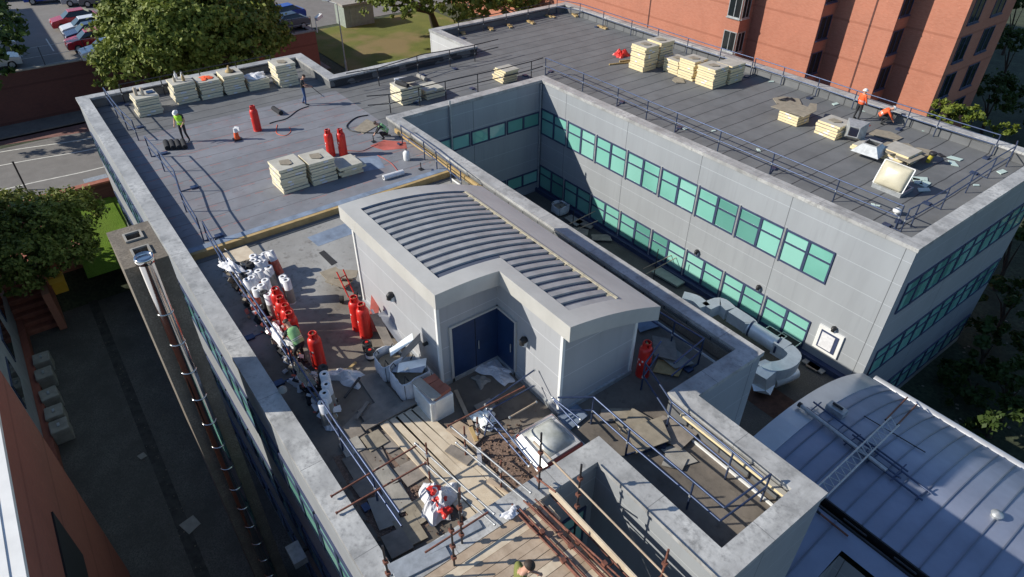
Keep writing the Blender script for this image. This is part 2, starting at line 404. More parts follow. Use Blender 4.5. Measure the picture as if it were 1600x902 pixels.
# car park terrace, two metres of retaining wall around it
CPZ = -5.0
cp = MB().box(-160, -68.4, -60, 18.6, -9.2, CPZ); cp.box(-160, -64.7, 18.6, 24.2, -9.2, CPZ - .004)
struct('car_park', cp, M['asphalt_blue'])
pv = sheet(-84, -74, 18.8, 24.0, CPZ + .004)
struct('red_paving', pv, M['paving_red'])
bm_ = MB()
for y in np.arange(-4, 17, 2.45):
    bm_.quad((-77.5 + 0, y, CPZ + .006), (-77.5, y + .1, CPZ + .006), (-72.9, y + .1, CPZ + .006), (-72.9, y, CPZ + .006))
struct('bay_markings', bm_, M['marking'])
rw = thing('retaining_wall', 'long dark red brick retaining wall holding up the car park beside the road', 'wall', (-68, 0, -9.1))
MB().box(-68.4, -68.05, -60, 18.6, -9.2, CPZ + .15).build('wall_face', M['brick_dark'], rw)
MB().box(-68.45, -67.98, -60, 18.6, CPZ + .155, CPZ + .27).build('wall_coping', M['concrete'], rw)
rw = thing('retaining_wall', 'tall red brick retaining wall corner under the blue car, beside the grass verge', 'wall', (-64.5, 22, -9.1))
MB().box(-64.7, -64.35, 18.65, 24.6, -9.2, CPZ + .15).box(-84, -64.702, 24.25, 24.6, -9.2, CPZ + .15).build('wall_face', M['brick_red'], rw)
MB().box(-64.75, -64.28, 18.7, 24.68, CPZ + .155, CPZ + .27).box(-84, -64.76, 24.2, 24.68, CPZ + .155, CPZ + .27).build('wall_coping', M['concrete'], rw)
# thin mesh fences on the car park edges
def fence(x0, y0, x1, y1, z, h, label, n):
    t = thing('mesh_fence', label, 'fence', (x0, y0, z))
    p = Vector((x0, y0, z)); q = Vector((x1, y1, z))
    for i in range(n + 1):
        a = p.lerp(q, i / n); MB().tube(a, a + Vector((0, 0, h)), .03, 6).build('post', M['black_tube'], t)
    for k in (1.0, .5):
        MB().tube(p + Vector((0, 0, h * k)), q + Vector((0, 0, h * k)), .016, 5).build('rail', M['galv'], t)
fence(-68.2, -14, -68.2, 18.4, CPZ + .27, 1.5, 'thin wire fence on top of the dark retaining wall beside the car park', 10)
fence(-64.5, 18.9, -64.5, 24.4, CPZ + .27, 1.3, 'thin fence in front of the blue car on the wall corner', 3)
lw = thing('garden_wall', 'low red brick wall between the road and the lawn', 'wall', (-58.8, 0, -9.75))
MB().box(-51.5, -51.1, -30, 7.5, -9.8, -8.55).build('wall_face', M['brick_dark'], lw)
MB().box(-51.56, -51.04, -30, 7.5, -8.548, -8.42).build('wall_coping', M['paving_red'], lw)
# steps and upper brick terrace at the head of the alley
st = thing('brick_steps', 'red brick steps with side wall going down into the alley', 'steps', (-43, -4, -11.6))
s0 = G(33, 478, -9.7); print('steps', s0, G(75, 462, -9.7), G(95, 530, -11.6))
sb = MB()
for i in range(7): sb.box(-43.6 + i * .5, -43.1 + i * .5, -5.3, -3.4, -11.7, -9.72 - i * .26)
sb.build('tread_flight', M['paving_red'], st)
MB().box(-44.6, -39.6, -3.38, -3.0, -11.7, -9.0).build('side_wall', M['brick'], st)
MB().box(-44.62, -44.2, -2.98, -.4, -11.7, -9.0).build('parapet', M['brick'], st)
struct('terrace', sheet(-50.9, -45.2, -9, -1.05, -9.70), M['paving_red'])
gb = thing('grit_bin', 'small yellow grit bin on the brick wall by the steps', 'bin', tuple(G(96, 452, -9.7)))
MB().prism([(-.45, -.35), (.45, -.35), (.45, .35), (-.45, .35)], 0, .75).build('bin_body', M['orange_yellow'], gb, True, .03)
MB().add([(-.5, -.4, .752), (.5, -.4, .752), (.5, .4, .752), (-.5, .4, .752), (-.3, -.4, 1.0), (.3, -.4, 1.0), (.3, .4, 1.0), (-.3, .4, 1.0)], [(3, 2, 1, 0), (4, 5, 6, 7), (0, 1, 5, 4), (1, 2, 6, 5), (2, 3, 7, 6), (3, 0, 4, 7)]).build('lid', M['orange_yellow'], gb, True, .02)
for i, (px, py) in enumerate([(68, 566), (72, 590), (80, 622), (88, 650), (96, 672)]):
    p = G(px, py, -11.1)
    b = thing('concrete_block', 'pale concrete block, %s from the steps in the row along the alley wall' % ['first', 'second', 'third', 'fourth', 'fifth'][i], 'block', (p.x, p.y, -11.58), .05 * (i % 3 - 1), 'concrete blocks along the alley wall')
    MB().box(-.45, .45, -.4, .4, 0, .85).build('block_body', M['concrete'], b, True, .05)
    MB().box(-.12, .12, -.05, .05, .852, .9).build('lifting_eye', M['galv'], b, True)

# ============================================================ MAIN BUILDING
FP = [(-43.7, 2.2), (-7.5, 2.2), (-7.5, 8.52), (-3.35, 8.52), (-3.35, 12.38), (-7.5, 12.38), (-7.5, 15.5), (-30.4, 15.5), (-30.4, 25.2), (-7.5, 25.2), (-7.5, 38.25), (-43.4, 38.25), (-43.4, 25.2), (-38.6, 25.2), (-38.6, 15.45), (-43.7, 15.45)]
def inset(poly, d):
    n = len(poly); out = []
    for i in range(n):
        p0 = Vector(poly[i - 1]); p1 = Vector(poly[i]); p2 = Vector(poly[(i + 1) % n])
        e1 = (p1 - p0).normalized(); e2 = (p2 - p1).normalized()
        n1 = Vector((-e1.y, e1.x)); n2 = Vector((-e2.y, e2.x))
        out.append(p1 + n1 * d + n2 * d)
    return out
mbd = thing('office_building', 'grey clad flat roofed office building wrapped round a courtyard', 'building', (-20, 20, -12))
n = len(FP); out = inset(FP, -.05); inn = inset(FP, .57); inw = inset(FP, .52)
GZ = -12.2
wl = MB(); wh = MB()
for i in range(n):
    a = FP[i]; b = FP[(i + 1) % n]
    (wh if i in (12,) else wl).quad((a[0], a[1], GZ), (b[0], b[1], GZ), (b[0], b[1], -.2), (a[0], a[1], -.2))
wl.build('wall', M['clad'], mbd); wh.build('wall', M['clad_white'], mbd)
cpg = MB(); kerb = MB()
for i in range(n):
    j = (i + 1) % n; a, b, c, d = out[i], out[j], inn[j], inn[i]
    cpg.quad((*a, 0), (*b, 0), (*c, .0), (*d, .0)); cpg.quad((*a, -.17), (*b, -.17), (*b, 0), (*a, 0))
    cpg.quad((*d, 0), (*c, 0), (*c, -.12), (*d, -.12)); cpg.quad((*a, -.17), (*b, -.17), (*c, -.17), (*d, -.17))
    kerb.quad((*inw[i], -.1), (*inw[j], -.1), (*inw[j], -.85), (*inw[i], -.85))
cpg.build('coping', M['coping'], mbd); kerb.build('upstand', M['felt'], mbd)
# roof decks
NEWZ = -.58; OLDZ = -.8
MB().quad((-43.2, 2.7, NEWZ), (-24.5, 2.7, NEWZ), (-24.5, 15, NEWZ), (-43.2, 15, NEWZ)).build('roof_deck', M['felt_blue'], mbd)
MB().quad((-43.2, 2.7, NEWZ + .006), (-37.6, 2.7, NEWZ + .006), (-37.6, 15, NEWZ + .006), (-43.2, 15, NEWZ + .006)).build('roof_deck', M['felt'], mbd)
MB().quad((-38.1, 15.0, NEWZ), (-30.9, 15.0, NEWZ), (-30.9, 25.7, NEWZ), (-38.1, 25.7, NEWZ)).quad((-42.9, 25.7, NEWZ), (-8, 25.7, NEWZ), (-8, 37.75, NEWZ), (-42.9, 37.75, NEWZ)).build('roof_deck', M['felt'], mbd)
MB().quad((-24.5, 2.7, OLDZ), (-8, 2.7, OLDZ), (-8, 15, OLDZ), (-24.5, 15, OLDZ)).quad((-8.0, 9.0, OLDZ), (-3.8, 9.0, OLDZ), (-3.8, 11.9, OLDZ), (-8.0, 11.9, OLDZ)).build('roof_deck', M['old_deck'], mbd)
# insulation upstand where the new layer stops, with its pale edge strips
MB().box(-24.62, -24.42, 2.75, 14.9, OLDZ, -.50).build('insulation_edge', M['timber'], mbd)
MB().box(-24.95, -24.60, 2.75, 14.9, NEWZ - .01, -.49).build('membrane_strip', M['membrane'], mbd)
MB().box(-24.40, -24.15, 2.75, 14.9, OLDZ, -.765).build('membrane_strip', M['felt'], mbd)
es = MB().box(-29.9, -21.5, 14.82, 14.92, -.5, -.28); MB().box(-21.5, -8.1, 14.86, 14.925, -.72, -.3).build('insulation_edge', M['concrete_brown'], mbd); es.build('insulation_edge', M['timber'], mbd); MB().box(-7.4, -3.95, 11.66, 11.82, -.32, -.24).build('insulation_edge', M['board_warm'], mbd)
ws = MB().box(-24.3, -8.1, 14.66, 14.70, OLDZ, -.73); ws.box(-7.9, -3.95, 11.58, 11.64, OLDZ + .002, -.74); ws.build('edge_strip', M['white'], mbd)
# windows: one unit = two or three lights wide
def window(parent, o, u, nrm, wd, h, cols=2, transom=.38, zt=None):
    o = Vector(o); u = Vector(u); nn = Vector(nrm); z = Vector((0, 0, 1))
    fr = MB(); M4 = Matrix((u, z, nn)).transposed().to_4x4(); M4.translation = o
    t = .085
    fr.box(0, wd, 0, t, .002, .06, 0, M4); fr.box(0, wd, h - t, h, .002, .06, 0, M4)
    for i in range(cols + 1):
        c = i * wd / cols; a = max(0, c - t * (.8)); b = min(wd, c + t * .8)
        fr.box(a, b, t, h - t, .004, .058, 0, M4)
    if transom:
        for i in range(cols):
            fr.box(i * wd / cols + t, (i + 1) * wd / cols - t, h * (1 - transom) - t / 2, h * (1 - transom) + t / 2, .006, .055, 0, M4)
    f = fr.build('window', M['frame'], parent)
    gl = MB().box(.03, wd - .03, .03, h - .03, .003, .02, 0, M4); gl.build('pane', M['glass'], f)
CWX = [-7.9 - 5.05 * k for k in range(5)]
WX0 = -30.25
for zt, zb in ((-1.75, -3.42), (-5.58, -7.18)):
    for k in range(8):
        x1 = -10.38 - k * 2.5; x0 = x1 - 2.42
        window(mbd, (x0, 25.2, zb), (1, 0, 0), (0, -1, 0), 2.42, zt - zb)
        if k: MB().box(x1 + .0, x1 + .08, 25.13, 25.2, zb - .05, zt + .05).build('mullion_cover', M['galv'], mbd)
for zt, zb in ((-1.95, -2.85), (-5.9, -6.8)):
    for k in range(3):
        window(mbd, (-30.4, 25.05 - (k + 1) * 2.6 + .1, zb), (0, 1, 0), (1, 0, 0), 2.5, zt - zb, 2, 0)
for zt, zb in ((-1.9, -3.5), (-5.6, -7.2), (-9.4, -11.0)):
    for k in range(5):
        window(mbd, (-7.5, 25.75 + k * 2.45, zb), (0, 1, 0), (1, 0, 0), 2.38, zt - zb)
for zt, zb in ((-1.75, -3.42), (-5.58, -7.18), (-9.3, -10.7)):
    for k in range(13):
        x1 = -9.2 - k * 2.6; x0 = x1 - 2.5
        window(mbd, (x0, 2.2, zb), (1, 0, 0), (0, -1, 0), 2.5, zt - zb)
window(mbd, (-7.5, 7.1, -3.4), (0, 1, 0), (1, 0, 0), 1.15, 1.65, 1)
window(mbd, (-7.5, 3.6, -3.4), (0, 1, 0), (1, 0, 0), 2.4, 1.65, 2)
# rain pipes
for x, y in ((-30.33, 25.08), (-30.3, 18.55)):
    MB().tube((x, y, -7.5), (x, y, .25 if y < 20 else -.2), .06, 8).build('rain_pipe', M['galv'], mbd)
# courtyard side hatch
t = GY(1297, 533, 25.2)
MB().box(-9.95, -8.75, 25.1, 25.198, -6.68, -5.38).build('hatch_surround', M['white'], mbd)
hd = MB().box(-9.78, -8.92, 25.07, 25.098, -6.52, -5.54).build('hatch', M['frame'], mbd)
MB().box(-9.70, -9.08, 25.05, 25.068, -6.45, -5.62).build('hatch_leaf', M['plastic_white'], hd)
def wall_lamp(parent, p, nrm):
    p = Vector(p); nn = Vector(nrm); s_ = Vector((nn.y, -nn.x, 0))
    a = MB().path([p, p + nn * .08 + Vector((0, 0, .01)), p + nn * .14 + Vector((0, 0, -.03)), p + nn * .16 + Vector((0, 0, -.14))], [.09, .12, .11, .08], 10)
    l = a.build('wall_lamp', M['black'], parent)
    MB().path([p + nn * .01 + Vector((0, 0, -.06)), p + nn * .07 + Vector((0, 0, -.22))], [.08, .10], 10).build('lens', M['white'], l)
for x, z in ((-17.16, -5.3), (-13.3, -5.3), (-9.3, -5.2)): wall_lamp(mbd, (x, 25.2, z), (0, -1, 0))
# courtyard floor
struct('courtyard_floor', sheet(-30.4, -7.4, 15.5, 25.2, -7.5), M['asphalt_dark'])
struct('courtyard_strip', sheet(-14, -7.4, 20.6, 22.2, -7.49), simple('rusty_floor', (.09, .045, .03), .9, 0, .4))
# plinth of the courtyard wall
MB().box(-30.4, -7.5, 24.9, 25.19, -7.6, -7.22).build('wall_plinth', M['frame'], mbd)

# ============================================================ PLANT ROOM ON THE ROOF
pr = thing('plant_room', 'grey rooftop plant room with curved ribbed metal roof and blue doors', 'plant room', (-15, 9.5, OLDZ))
XB, XN, XF = -18.1, -12.9, -9.85; YL, YN, YR = 7.08, 9.2, 12.1
def rz_(y): return 3.10 - .042 * (max(y, 7.2) - 7.4) ** 2
pl = [(XB, YL), (XN, YL), (XN, YN), (XF, YN), (XF, YR), (XB, YR)]
pw = MB()
for i in range(6):
    a, b = pl[i], pl[(i + 1) % 6]; k = 8
    for j in range(k):
        p = Vector(a).lerp(Vector(b), j / k); q = Vector(a).lerp(Vector(b), (j + 1) / k)
        pw.quad((p.x, p.y, OLDZ), (q.x, q.y, OLDZ), (q.x, q.y, rz_(q.y) - .2), (p.x, p.y, rz_(p.y) - .2))
M['clad_small'] = clad('plant_room_cladding', (.40, .41, .43), 1.02, -.35, 80, 40)
pw.build('wall', M['clad_small'], pr)
kb = MB()
for i in range(6):
    a, b = pl[i], pl[(i + 1) % 6]
    o1 = inset(pl, -.07); kb.quad((*o1[i], OLDZ), (*o1[(i + 1) % 6], OLDZ), (*o1[(i + 1) % 6], OLDZ + .16), (*o1[i], OLDZ + .16)); kb.quad((*o1[i], OLDZ + .16), (*o1[(i + 1) % 6], OLDZ + .16), (*b, OLDZ + .18), (*a, OLDZ + .18))
kb.build('kerb', M['galv'], pr)
for (x, y) in ((XN, YL), (XF, YN), (XF, YR), (XB, YL)):
    MB().box(x - .05, x + .05, y - .05, y + .05, OLDZ, rz_(y) - .25).build('corner_post', M['white'], pr)
# roof: outer fascia ring with L plan, curved along Y
OX0, OXN, OX1 = -18.5, -12.5, -9.4; OY0, OYN, OY1 = 6.85, 9.0, 12.55
def arch_strip(mb, x0, x1, y0, y1, dz0=0, dz1=0, kk=14):
    for j in range(kk):
        a = y0 + (y1 - y0) * j / kk; b = y0 + (y1 - y0) * (j + 1) / kk
        mb.quad((x0, a, rz_(a) + dz0), (x1, a, rz_(a) + dz1), (x1, b, rz_(b) + dz1), (x0, b, rz_(b) + dz0))
rp = MB()
bw = .62
arch_strip(rp, OX0, OX0 + bw, OY0, OY1); arch_strip(rp, OXN - bw, OXN, OY0, OYN + .5); arch_strip(rp, OX1 - bw, OX1, OYN, OY1)
arch_strip(rp, OX0 + bw, OXN - bw, OY0, OY0 + .5, kk=2); arch_strip(rp, OXN, OX1 - bw, OYN, OYN + .5, kk=2); arch_strip(rp, OX0 + bw, OX1 - bw, OY1 - 1.2, OY1, kk=4)
fz = .52
ol = [(OX0, OY0), (OXN, OY0), (OXN, OYN), (OX1, OYN), (OX1, OY1), (OX0, OY1)]
for i in range(6):
    a, b = Vector(ol[i]), Vector(ol[(i + 1) % 6])
    for j in range(14):
        p = a.lerp(b, j / 14); q = a.lerp(b, (j + 1) / 14)
        rp.quad((p.x, p.y, rz_(p.y) - fz), (q.x, q.y, rz_(q.y) - fz), (q.x, q.y, rz_(q.y)), (p.x, p.y, rz_(p.y)))
# soffit
for (x0, x1, y0, y1) in ((OX0, OXN, OY0, OYN), (OX0, OX1, OYN, OY1)): arch_strip(rp, x0, x1, y0, y1, -fz + .01, -fz + .01)
rp.build('roof_edge', M['trim'], pr)
pan = MB(); arch_strip(pan, OX0 + bw, OXN - bw, OY0 + .5, OYN + .5, -.07, -.07); arch_strip(pan, OX0 + bw, OX1 - bw, OYN + .5, OY1 - 1.2, -.07, -.07)
pan.build('roof_panel', M['roof_panel'], pr)
inside = MB()
for x, y0, y1 in ((OX0 + bw, OY0 + .5, OY1 - 1.2), (OXN - bw, OY0 + .5, OYN + .5), (OX1 - bw, OYN + .5, OY1 - 1.2)):
    for j in range(12):
        a = y0 + (y1 - y0) * j / 12; b = y0 + (y1 - y0) * (j + 1) / 12
        inside.quad((x, a, rz_(a)), (x, b, rz_(b)), (x, b, rz_(b) - .14), (x, a, rz_(a) - .14))
for x0, x1, y in ((OX0 + bw, OXN - bw, OY0 + .5), (OXN - bw, OX1 - bw, OYN + .5), (OX0 + bw, OX1 - bw, OY1 - 1.2)):
    inside.quad((x0, y, rz_(y)), (x1, y, rz_(y)), (x1, y, rz_(y) - .14), (x0, y, rz_(y) - .14))
inside.build('gutter_lip', M['membrane'], pr)
k = 0; x = OX0 + bw + .25
while x < OX1 - bw - .1:
    y0 = (OY0 + .52) if x < OXN - bw - .05 else OYN + .52; y1 = OY1 - 1.22
    rb = MB()
    for j in range(16):
        a = y0 + (y1 - y0) * j / 16; b = y0 + (y1 - y0) * (j + 1) / 16; za = rz_(a) - .07; zb = rz_(b) - .07; h = .055
        rb.quad((x - .112, a, za), (x - .10, a, za + h), (x - .10, b, zb + h), (x - .112, b, zb)); rb.quad((x - .10, a, za + h), (x + .10, a, za + h), (x + .10, b, zb + h), (x - .10, b, zb + h)); rb.quad((x + .10, a, za + h), (x + .112, a, za), (x + .112, b, zb), (x + .10, b, zb + h))
    rb.build('roof_rib', M['roof_rib'], pr); x += .375; k += 1
mo = MB(); x = OX0 + bw + .1
mo.bar((x, OY1 - 1.21, rz_(OY1 - 1.21) + .01), (OX1 - bw, OY1 - 1.21, rz_(OY1 - 1.21) + .01), .07, .04)
while x < OX1 - bw - .2:
    y = OY1 - 1.22; mo.obox((x, y - .05, rz_(y) - .05), (random.uniform(.15, .4), random.uniform(.05, .13), .06), (0, 0, random.uniform(-.25, .25))); x += random.uniform(.25, .6)
mo.build('moss_fringe', M['moss'], pr)
# doors
d1 = MB().box(XN + .003, XN + .05, 7.5, 9.16, OLDZ + .05, 1.35).build('door', M['navy'], pr)
MB().tube((XN + .09, 8.42, .1), (XN + .09, 8.42, .42), .02, 6).build('handle', M['galv'], d1)
MB().box(XN + .05, XN + .056, 8.32, 8.34, OLDZ + .06, 1.3).build('door_joint', M['dark'], d1)
d2 = MB().box(XN + .06, XN + .95, YN - .05, YN - .003, OLDZ + .05, 1.35).build('door', M['navy'], pr)
MB().tube((XN + .8, YN - .09, .1), (XN + .8, YN - .09, .42), .02, 6).build('handle', M['galv'], d2)
MB().box(XN + .003, XN + .07, 7.42, 9.19, 1.352, 1.42).box(XN + .003, XN + 1.02, YN - .07, YN - .003, 1.355, 1.42).box(XN + .003, XN + .07, 7.42, 7.5, OLDZ, 1.35).box(XN + .95, XN + 1.02, YN - .07, YN - .003, OLDZ, 1.353).build('door_frame', M['trim'], pr)
for px, py, nr, pos in ((614, 462, (0, -1, 0), GY(614, 460, YL)), (822, 528, (0, -1, 0), GY(822, 530, YN))): wall_lamp(pr, pos, nr)
p = GY(668, 536, YL); MB().tube(p, p + Vector((0, -.15, 0)), .06, 8).build('vent_stub', M['black'], pr)

# ============================================================ CHIMNEY BLOCK + FLUE
ch = thing('chimney_shaft', 'square weathered concrete chimney shaft with two openings standing against the office wall', 'chimney', (-16.6, .9, -12))
shell = MB(); X0, X1, Y0, Y1, TZ = -17.62, -15.6, .36, 1.36, 4.93
shell.quad((X0, Y0, -12), (X1, Y0, -12), (X1, Y0, TZ), (X0, Y0, TZ)); shell.quad((X1, Y0, -12), (X1, Y1, -12), (X1, Y1, TZ), (X1, Y0, TZ)); shell.quad((X0, Y1, -12), (X0, Y0, -12), (X0, Y0, TZ), (X0, Y1, TZ)); shell.quad((X1, Y1, -12), (X0, Y1, -12), (X0, Y1, TZ), (X1, Y1, TZ))
hx = [(-17.15, -16.83), (-16.32, -16.0)]; ya, yb = .72, 1.03
xsl = [X0, hx[0][0], hx[0][1], hx[1][0], hx[1][1], X1]
for i in range(5):
    a, b = xsl[i], xsl[i + 1]
    if i in (1, 3):
        shell.quad((a, Y0, TZ), (b, Y0, TZ), (b, ya, TZ), (a, ya, TZ)); shell.quad((a, yb, TZ), (b, yb, TZ), (b, Y1, TZ), (a, Y1, TZ))
        shell.quad((a, ya, TZ), (b, ya, TZ), (b, ya, TZ - 1), (a, ya, TZ - 1)); shell.quad((a, yb, TZ), (b, yb, TZ), (b, yb, TZ - 1), (a, yb, TZ - 1)); shell.quad((a, ya, TZ), (a, yb, TZ), (a, yb, TZ - 1), (a, ya, TZ - 1)); shell.quad((b, ya, TZ), (b, yb, TZ), (b, yb, TZ - 1), (b, ya, TZ - 1)); shell.quad((a, ya, TZ - 1), (b, ya, TZ - 1), (b, yb, TZ - 1), (a, yb, TZ - 1))
    else: shell.quad((a, Y0, TZ), (b, Y0, TZ), (b, Y1, TZ), (a, Y1, TZ))
shell.build('shaft_body', M['concrete_brown'], ch)
for a, b in hx:
    MB().box(a - .06, b + .06, ya - .06, ya - .01, TZ + .002, TZ + .05).box(a - .06, b + .06, yb + .01, yb + .06, TZ + .002, TZ + .05).box(a - .06, a - .01, ya - .01, yb + .01, TZ + .003, TZ + .05).box(b + .01, b + .06, ya - .01, yb + .01, TZ + .003, TZ + .05).build('opening_frame', M['concrete'], ch)
    MB().box(a + .01, b - .01, ya + .01, yb - .01, TZ - .6, TZ - .55).build('opening_grille', M['dark'], ch)
fl = thing('steel_flue', 'tall shiny stainless steel flue pipe running up the chimney shaft', 'flue', (-15.38, .83, -12))
fx, fy, fr = -15.37, .83, .185
MB().lathe([(fr, -12), (fr, 5.2)], (fx, fy, 0), 28).build('flue_pipe', M['steel'], fl)
MB().lathe([(fr + .01, 5.08), (fr + .035, 5.1), (fr + .04, 5.22), (fr + .01, 5.27), (fr - .03, 5.22), (fr - .03, 4.7), (.01, 4.7)], (fx, fy, 0), 28).build('flue_collar', M['steel'], fl)
z = 3.6
while z > -11.5:
    MB().lathe([(fr + .001, z - .02), (fr + .016, z - .018), (fr + .016, z + .018), (fr + .001, z + .02)], (fx, fy, 0), 28).build('clamp_band', M['steel'], fl); z -= 1.0

# ============================================================ LINK BUILDING (lower right)
lk = thing('link_building', 'low link building with wide barrel shaped standing seam metal roof', 'building', (0, 19, -12))
def lz(y): return -4.75 - .046 * (y - 18.8) ** 2
def lstrip(mb, x0, x1, y0, y1, dz=0, kk=20):
    for j in range(kk):
        a = y0 + (y1 - y0) * j / kk; b = y0 + (y1 - y0) * (j + 1) / kk
        mb.quad((x0, a, lz(a) + dz), (x1, a, lz(a) + dz), (x1, b, lz(b) + dz), (x0, b, lz(b) + dz))
a = MB(); lstrip(a, -6.62, 14, 16.55, 25.35); a.build('roof', M['zinc'], lk)
a = MB(); lstrip(a, -6.62, -3.05, 12.5, 16.2, -.02, 8); lstrip(a, -3.05, 14, 15.5, 16.2, -.02, 2); a.build('roof', M['zinc'], lk)
a = MB(); lstrip(a, -7.48, -6.6, 12.6, 25.15, .05)
for j in range(20):
    p = 12.6 + 12.55 * j / 20; q = 12.6 + 12.55 * (j + 1) / 20
    a.quad((-6.6, p, lz(p) + .05), (-6.6, q, lz(q) + .05), (-6.6, q, lz(q) - .03), (-6.6, p, lz(p) - .03)); a.quad((-7.48, p, lz(p) + .05), (-7.48, q, lz(q) + .05), (-7.48, q, lz(q) - .25), (-7.48, p, lz(p) - .25))
a.build('verge_flashing', M['flashing'], lk)
wls = MB()
for j in range(20):
    p = 12.6 + 12.55 * j / 20; q = 12.6 + 12.55 * (j + 1) / 20
    wls.quad((-7.44, p, -12), (-7.44, q, -12), (-7.44, q, lz(q) - .2), (-7.44, p, lz(p) - .2))
wls.quad((-7.4, 25.3, -12), (14, 25.3, -12), (14, 25.3, -7.1), (-7.4, 25.3, -7.1)); wls.quad((-3.05, 12.5, -12), (-3.05, 15.5, -12), (-3.05, 15.5, -5.6), (-3.05, 12.5, -6)); wls.quad((-3.05, 15.5, -12), (14, 15.5, -12), (14, 15.5, -5.55), (-3.05, 15.5, -5.55))
wls.build('wall', M['clad'], lk)
x = -6.2; i = 0
while x < 13:
    kk = 14
    for (y0, y1) in ((16.6, 25.2),) + (((12.6, 16.15),) if x < -3.1 else ()):
        rb = MB()
        for j in range(kk):
            a_ = y0 + (y1 - y0) * j / kk; b_ = y0 + (y1 - y0) * (j + 1) / kk
            rb.quad((x - .02, a_, lz(a_)), (x - .02, a_, lz(a_) + .05), (x - .02, b_, lz(b_) + .05), (x - .02, b_, lz(b_))); rb.quad((x + .02, a_, lz(a_)), (x + .02, a_, lz(a_) + .05), (x + .02, b_, lz(b_) + .05), (x + .02, b_, lz(b_))); rb.quad((x - .02, a_, lz(a_) + .05), (x + .02, a_, lz(a_) + .05), (x + .02, b_, lz(b_) + .05), (x - .02, b_, lz(b_) + .05))
        rb.build('roof_rib', M['zinc_rib'], lk)
    x += .62; i += 1
MB().path([(-7.1, 25.6, -6.9), (14, 25.6, -6.9)], .2, 12).build('gutter', M['flashing'], lk)
MB().box(-6.6, 14, 16.2, 16.56, -5.6, -5.3).build('valley_gutter', M['dark'], lk)
MB().box(-6.6, 14, 16.18, 16.24, -5.4, lz(16.2) + .06).box(-6.6, 14, 16.52, 16.58, -5.4, lz(16.5) + .05).build('valley_lip', M['black'], lk)
for x0, l in ((-3.6, .8), (-1.9, .7)): MB().tube((x0, 16.3, lz(16.3) + .12), (x0 + l, 16.3, lz(16.3) + .12), .035, 6).build('pipe_stub', M['black_tube'], lk)
# things on the link roof
def lr(px, py, h=.1):
    p = G(px, py, -5.0)
    for _ in range(6): p = G(px, py, lz(p.y) + h)
    return p
lt = thing('lattice_beam', 'aluminium lattice beam lying across the ribbed metal roof', 'beam', tuple(G(1345, 710, -4.6)))
A0, A1 = G(1276, 762, -4.3), G(1392, 652, -4.55); B0, B1 = G(1291, 776, -4.3), G(1405, 664, -4.55)
for p, q in ((A0, A1), (B0, B1)): MB().tube(p, q, .03, 8).build('chord', M['galv'], lt)
for i in range(14):
    p = A0.lerp(A1, i / 14); q = B0.lerp(B1, (i + (.5 if i % 2 == 0 else 0)) / 14); q2 = B0.lerp(B1, (i + .5) / 14); p2 = A0.lerp(A1, (i + 1) / 14)
    MB().tube(p, q2, .018, 6).tube(q2, p2, .018, 6).build('brace', M['galv'], lt)
def pole(name, label, p, q, r, mat, cat='pole', group=None, cap=True):
    t = thing(name, label, cat, tuple(p), 0, group)
    MB().tube(p, q, r, 8).build('tube_body', mat, t)
    if cap:
        d = (Vector(q) - Vector(p)).normalized()
        MB().tube(Vector(p) - d * .03, Vector(p) + d * .09, r * 1.35, 8).build('end_fitting', M['black'], t)
    return t
pole('ladder_pole', 'thick pale tube lying lengthways on the metal roof under the lattice beam', lr(1249, 632, .2), lr(1385, 735, .2), .075, M['galv'])
def frame_ladder(label, a, b, wv):
    t = thing('steel_ladder_frame', label, 'frame', tuple(a))
    for s_ in (0, 1): MB().tube(a + wv * s_, b + wv * s_, .035, 8).build('side_rail', M['navy_tube'], t)
    for k_ in (.05, .35, .65, .95):
        c = a.lerp(b, k_); MB().tube(c - wv * .35, c + wv * 1.5 if k_ in (.05, .95) else c + wv, .025, 6).build('rung', M['navy_tube'], t)
frame_ladder('dark steel guard frame lying on the metal roof, near the courtyard end', lr(1260, 637, .14), lr(1408, 748, .14), Vector((.0, .45, .02)))
frame_ladder('dark steel guard frame lying on the metal roof, partly under the lattice beam', lr(1318, 688, .1), lr(1442, 782, .1), Vector((.05, .5, .0)))
pole('loose_pole', 'thin rusty pole lying short on the roof below the valley gutter', lr(1278, 800, .1), lr(1325, 838, .1), .035, M['rust'])
pole('loose_pole', 'thin greenish pole lying loose beyond the lattice beam', lr(1350, 650, .06), lr(1446, 707, .06), .02, M['black_tube'], cap=False)
pole('loose_pole', 'rusty tube poking out over the roof gutter, left of its pair', lr(1384, 656, .15), G(1418, 621, -6.4), .03, M['rust'])
pole('loose_pole', 'rusty tube poking out over the roof gutter, right of its pair', lr(1402, 664, .15), G(1433, 632, -6.4), .03, M['rust'])
wn = thing('winch_box', 'small dark tool box lying on the metal roof beside the pole', 'box', tuple(lr(1305, 645, .0)))
MB().box(-.35, .35, -.2, .2, .02, .3).build('case', M['galv'], wn, True, .03); MB().tube((-.2, 0, .36), (.2, 0, .36), .05, 8).build('handle', M['black'], wn, True)
vt = thing('roof_vent', 'small grey vent cap near the right end of the metal roof', 'vent', tuple(lr(1555, 808, .0)))
MB().lathe([(.15, 0), (.14, .15)], n=14).build('vent_base', M['galv'], vt, True); MB().lathe([(.19, .16), (.17, .2), (.02, .26)], n=14).build('vent_cap', M['galv'], vt, True)

# ============================================================ NEIGHBOUR BUILDINGS
rb_ = thing('apartment_block', 'tall red brick apartment block stepping back behind the office roof', 'building', (-40, 52, -12))
YB = 50.0; HT = 22
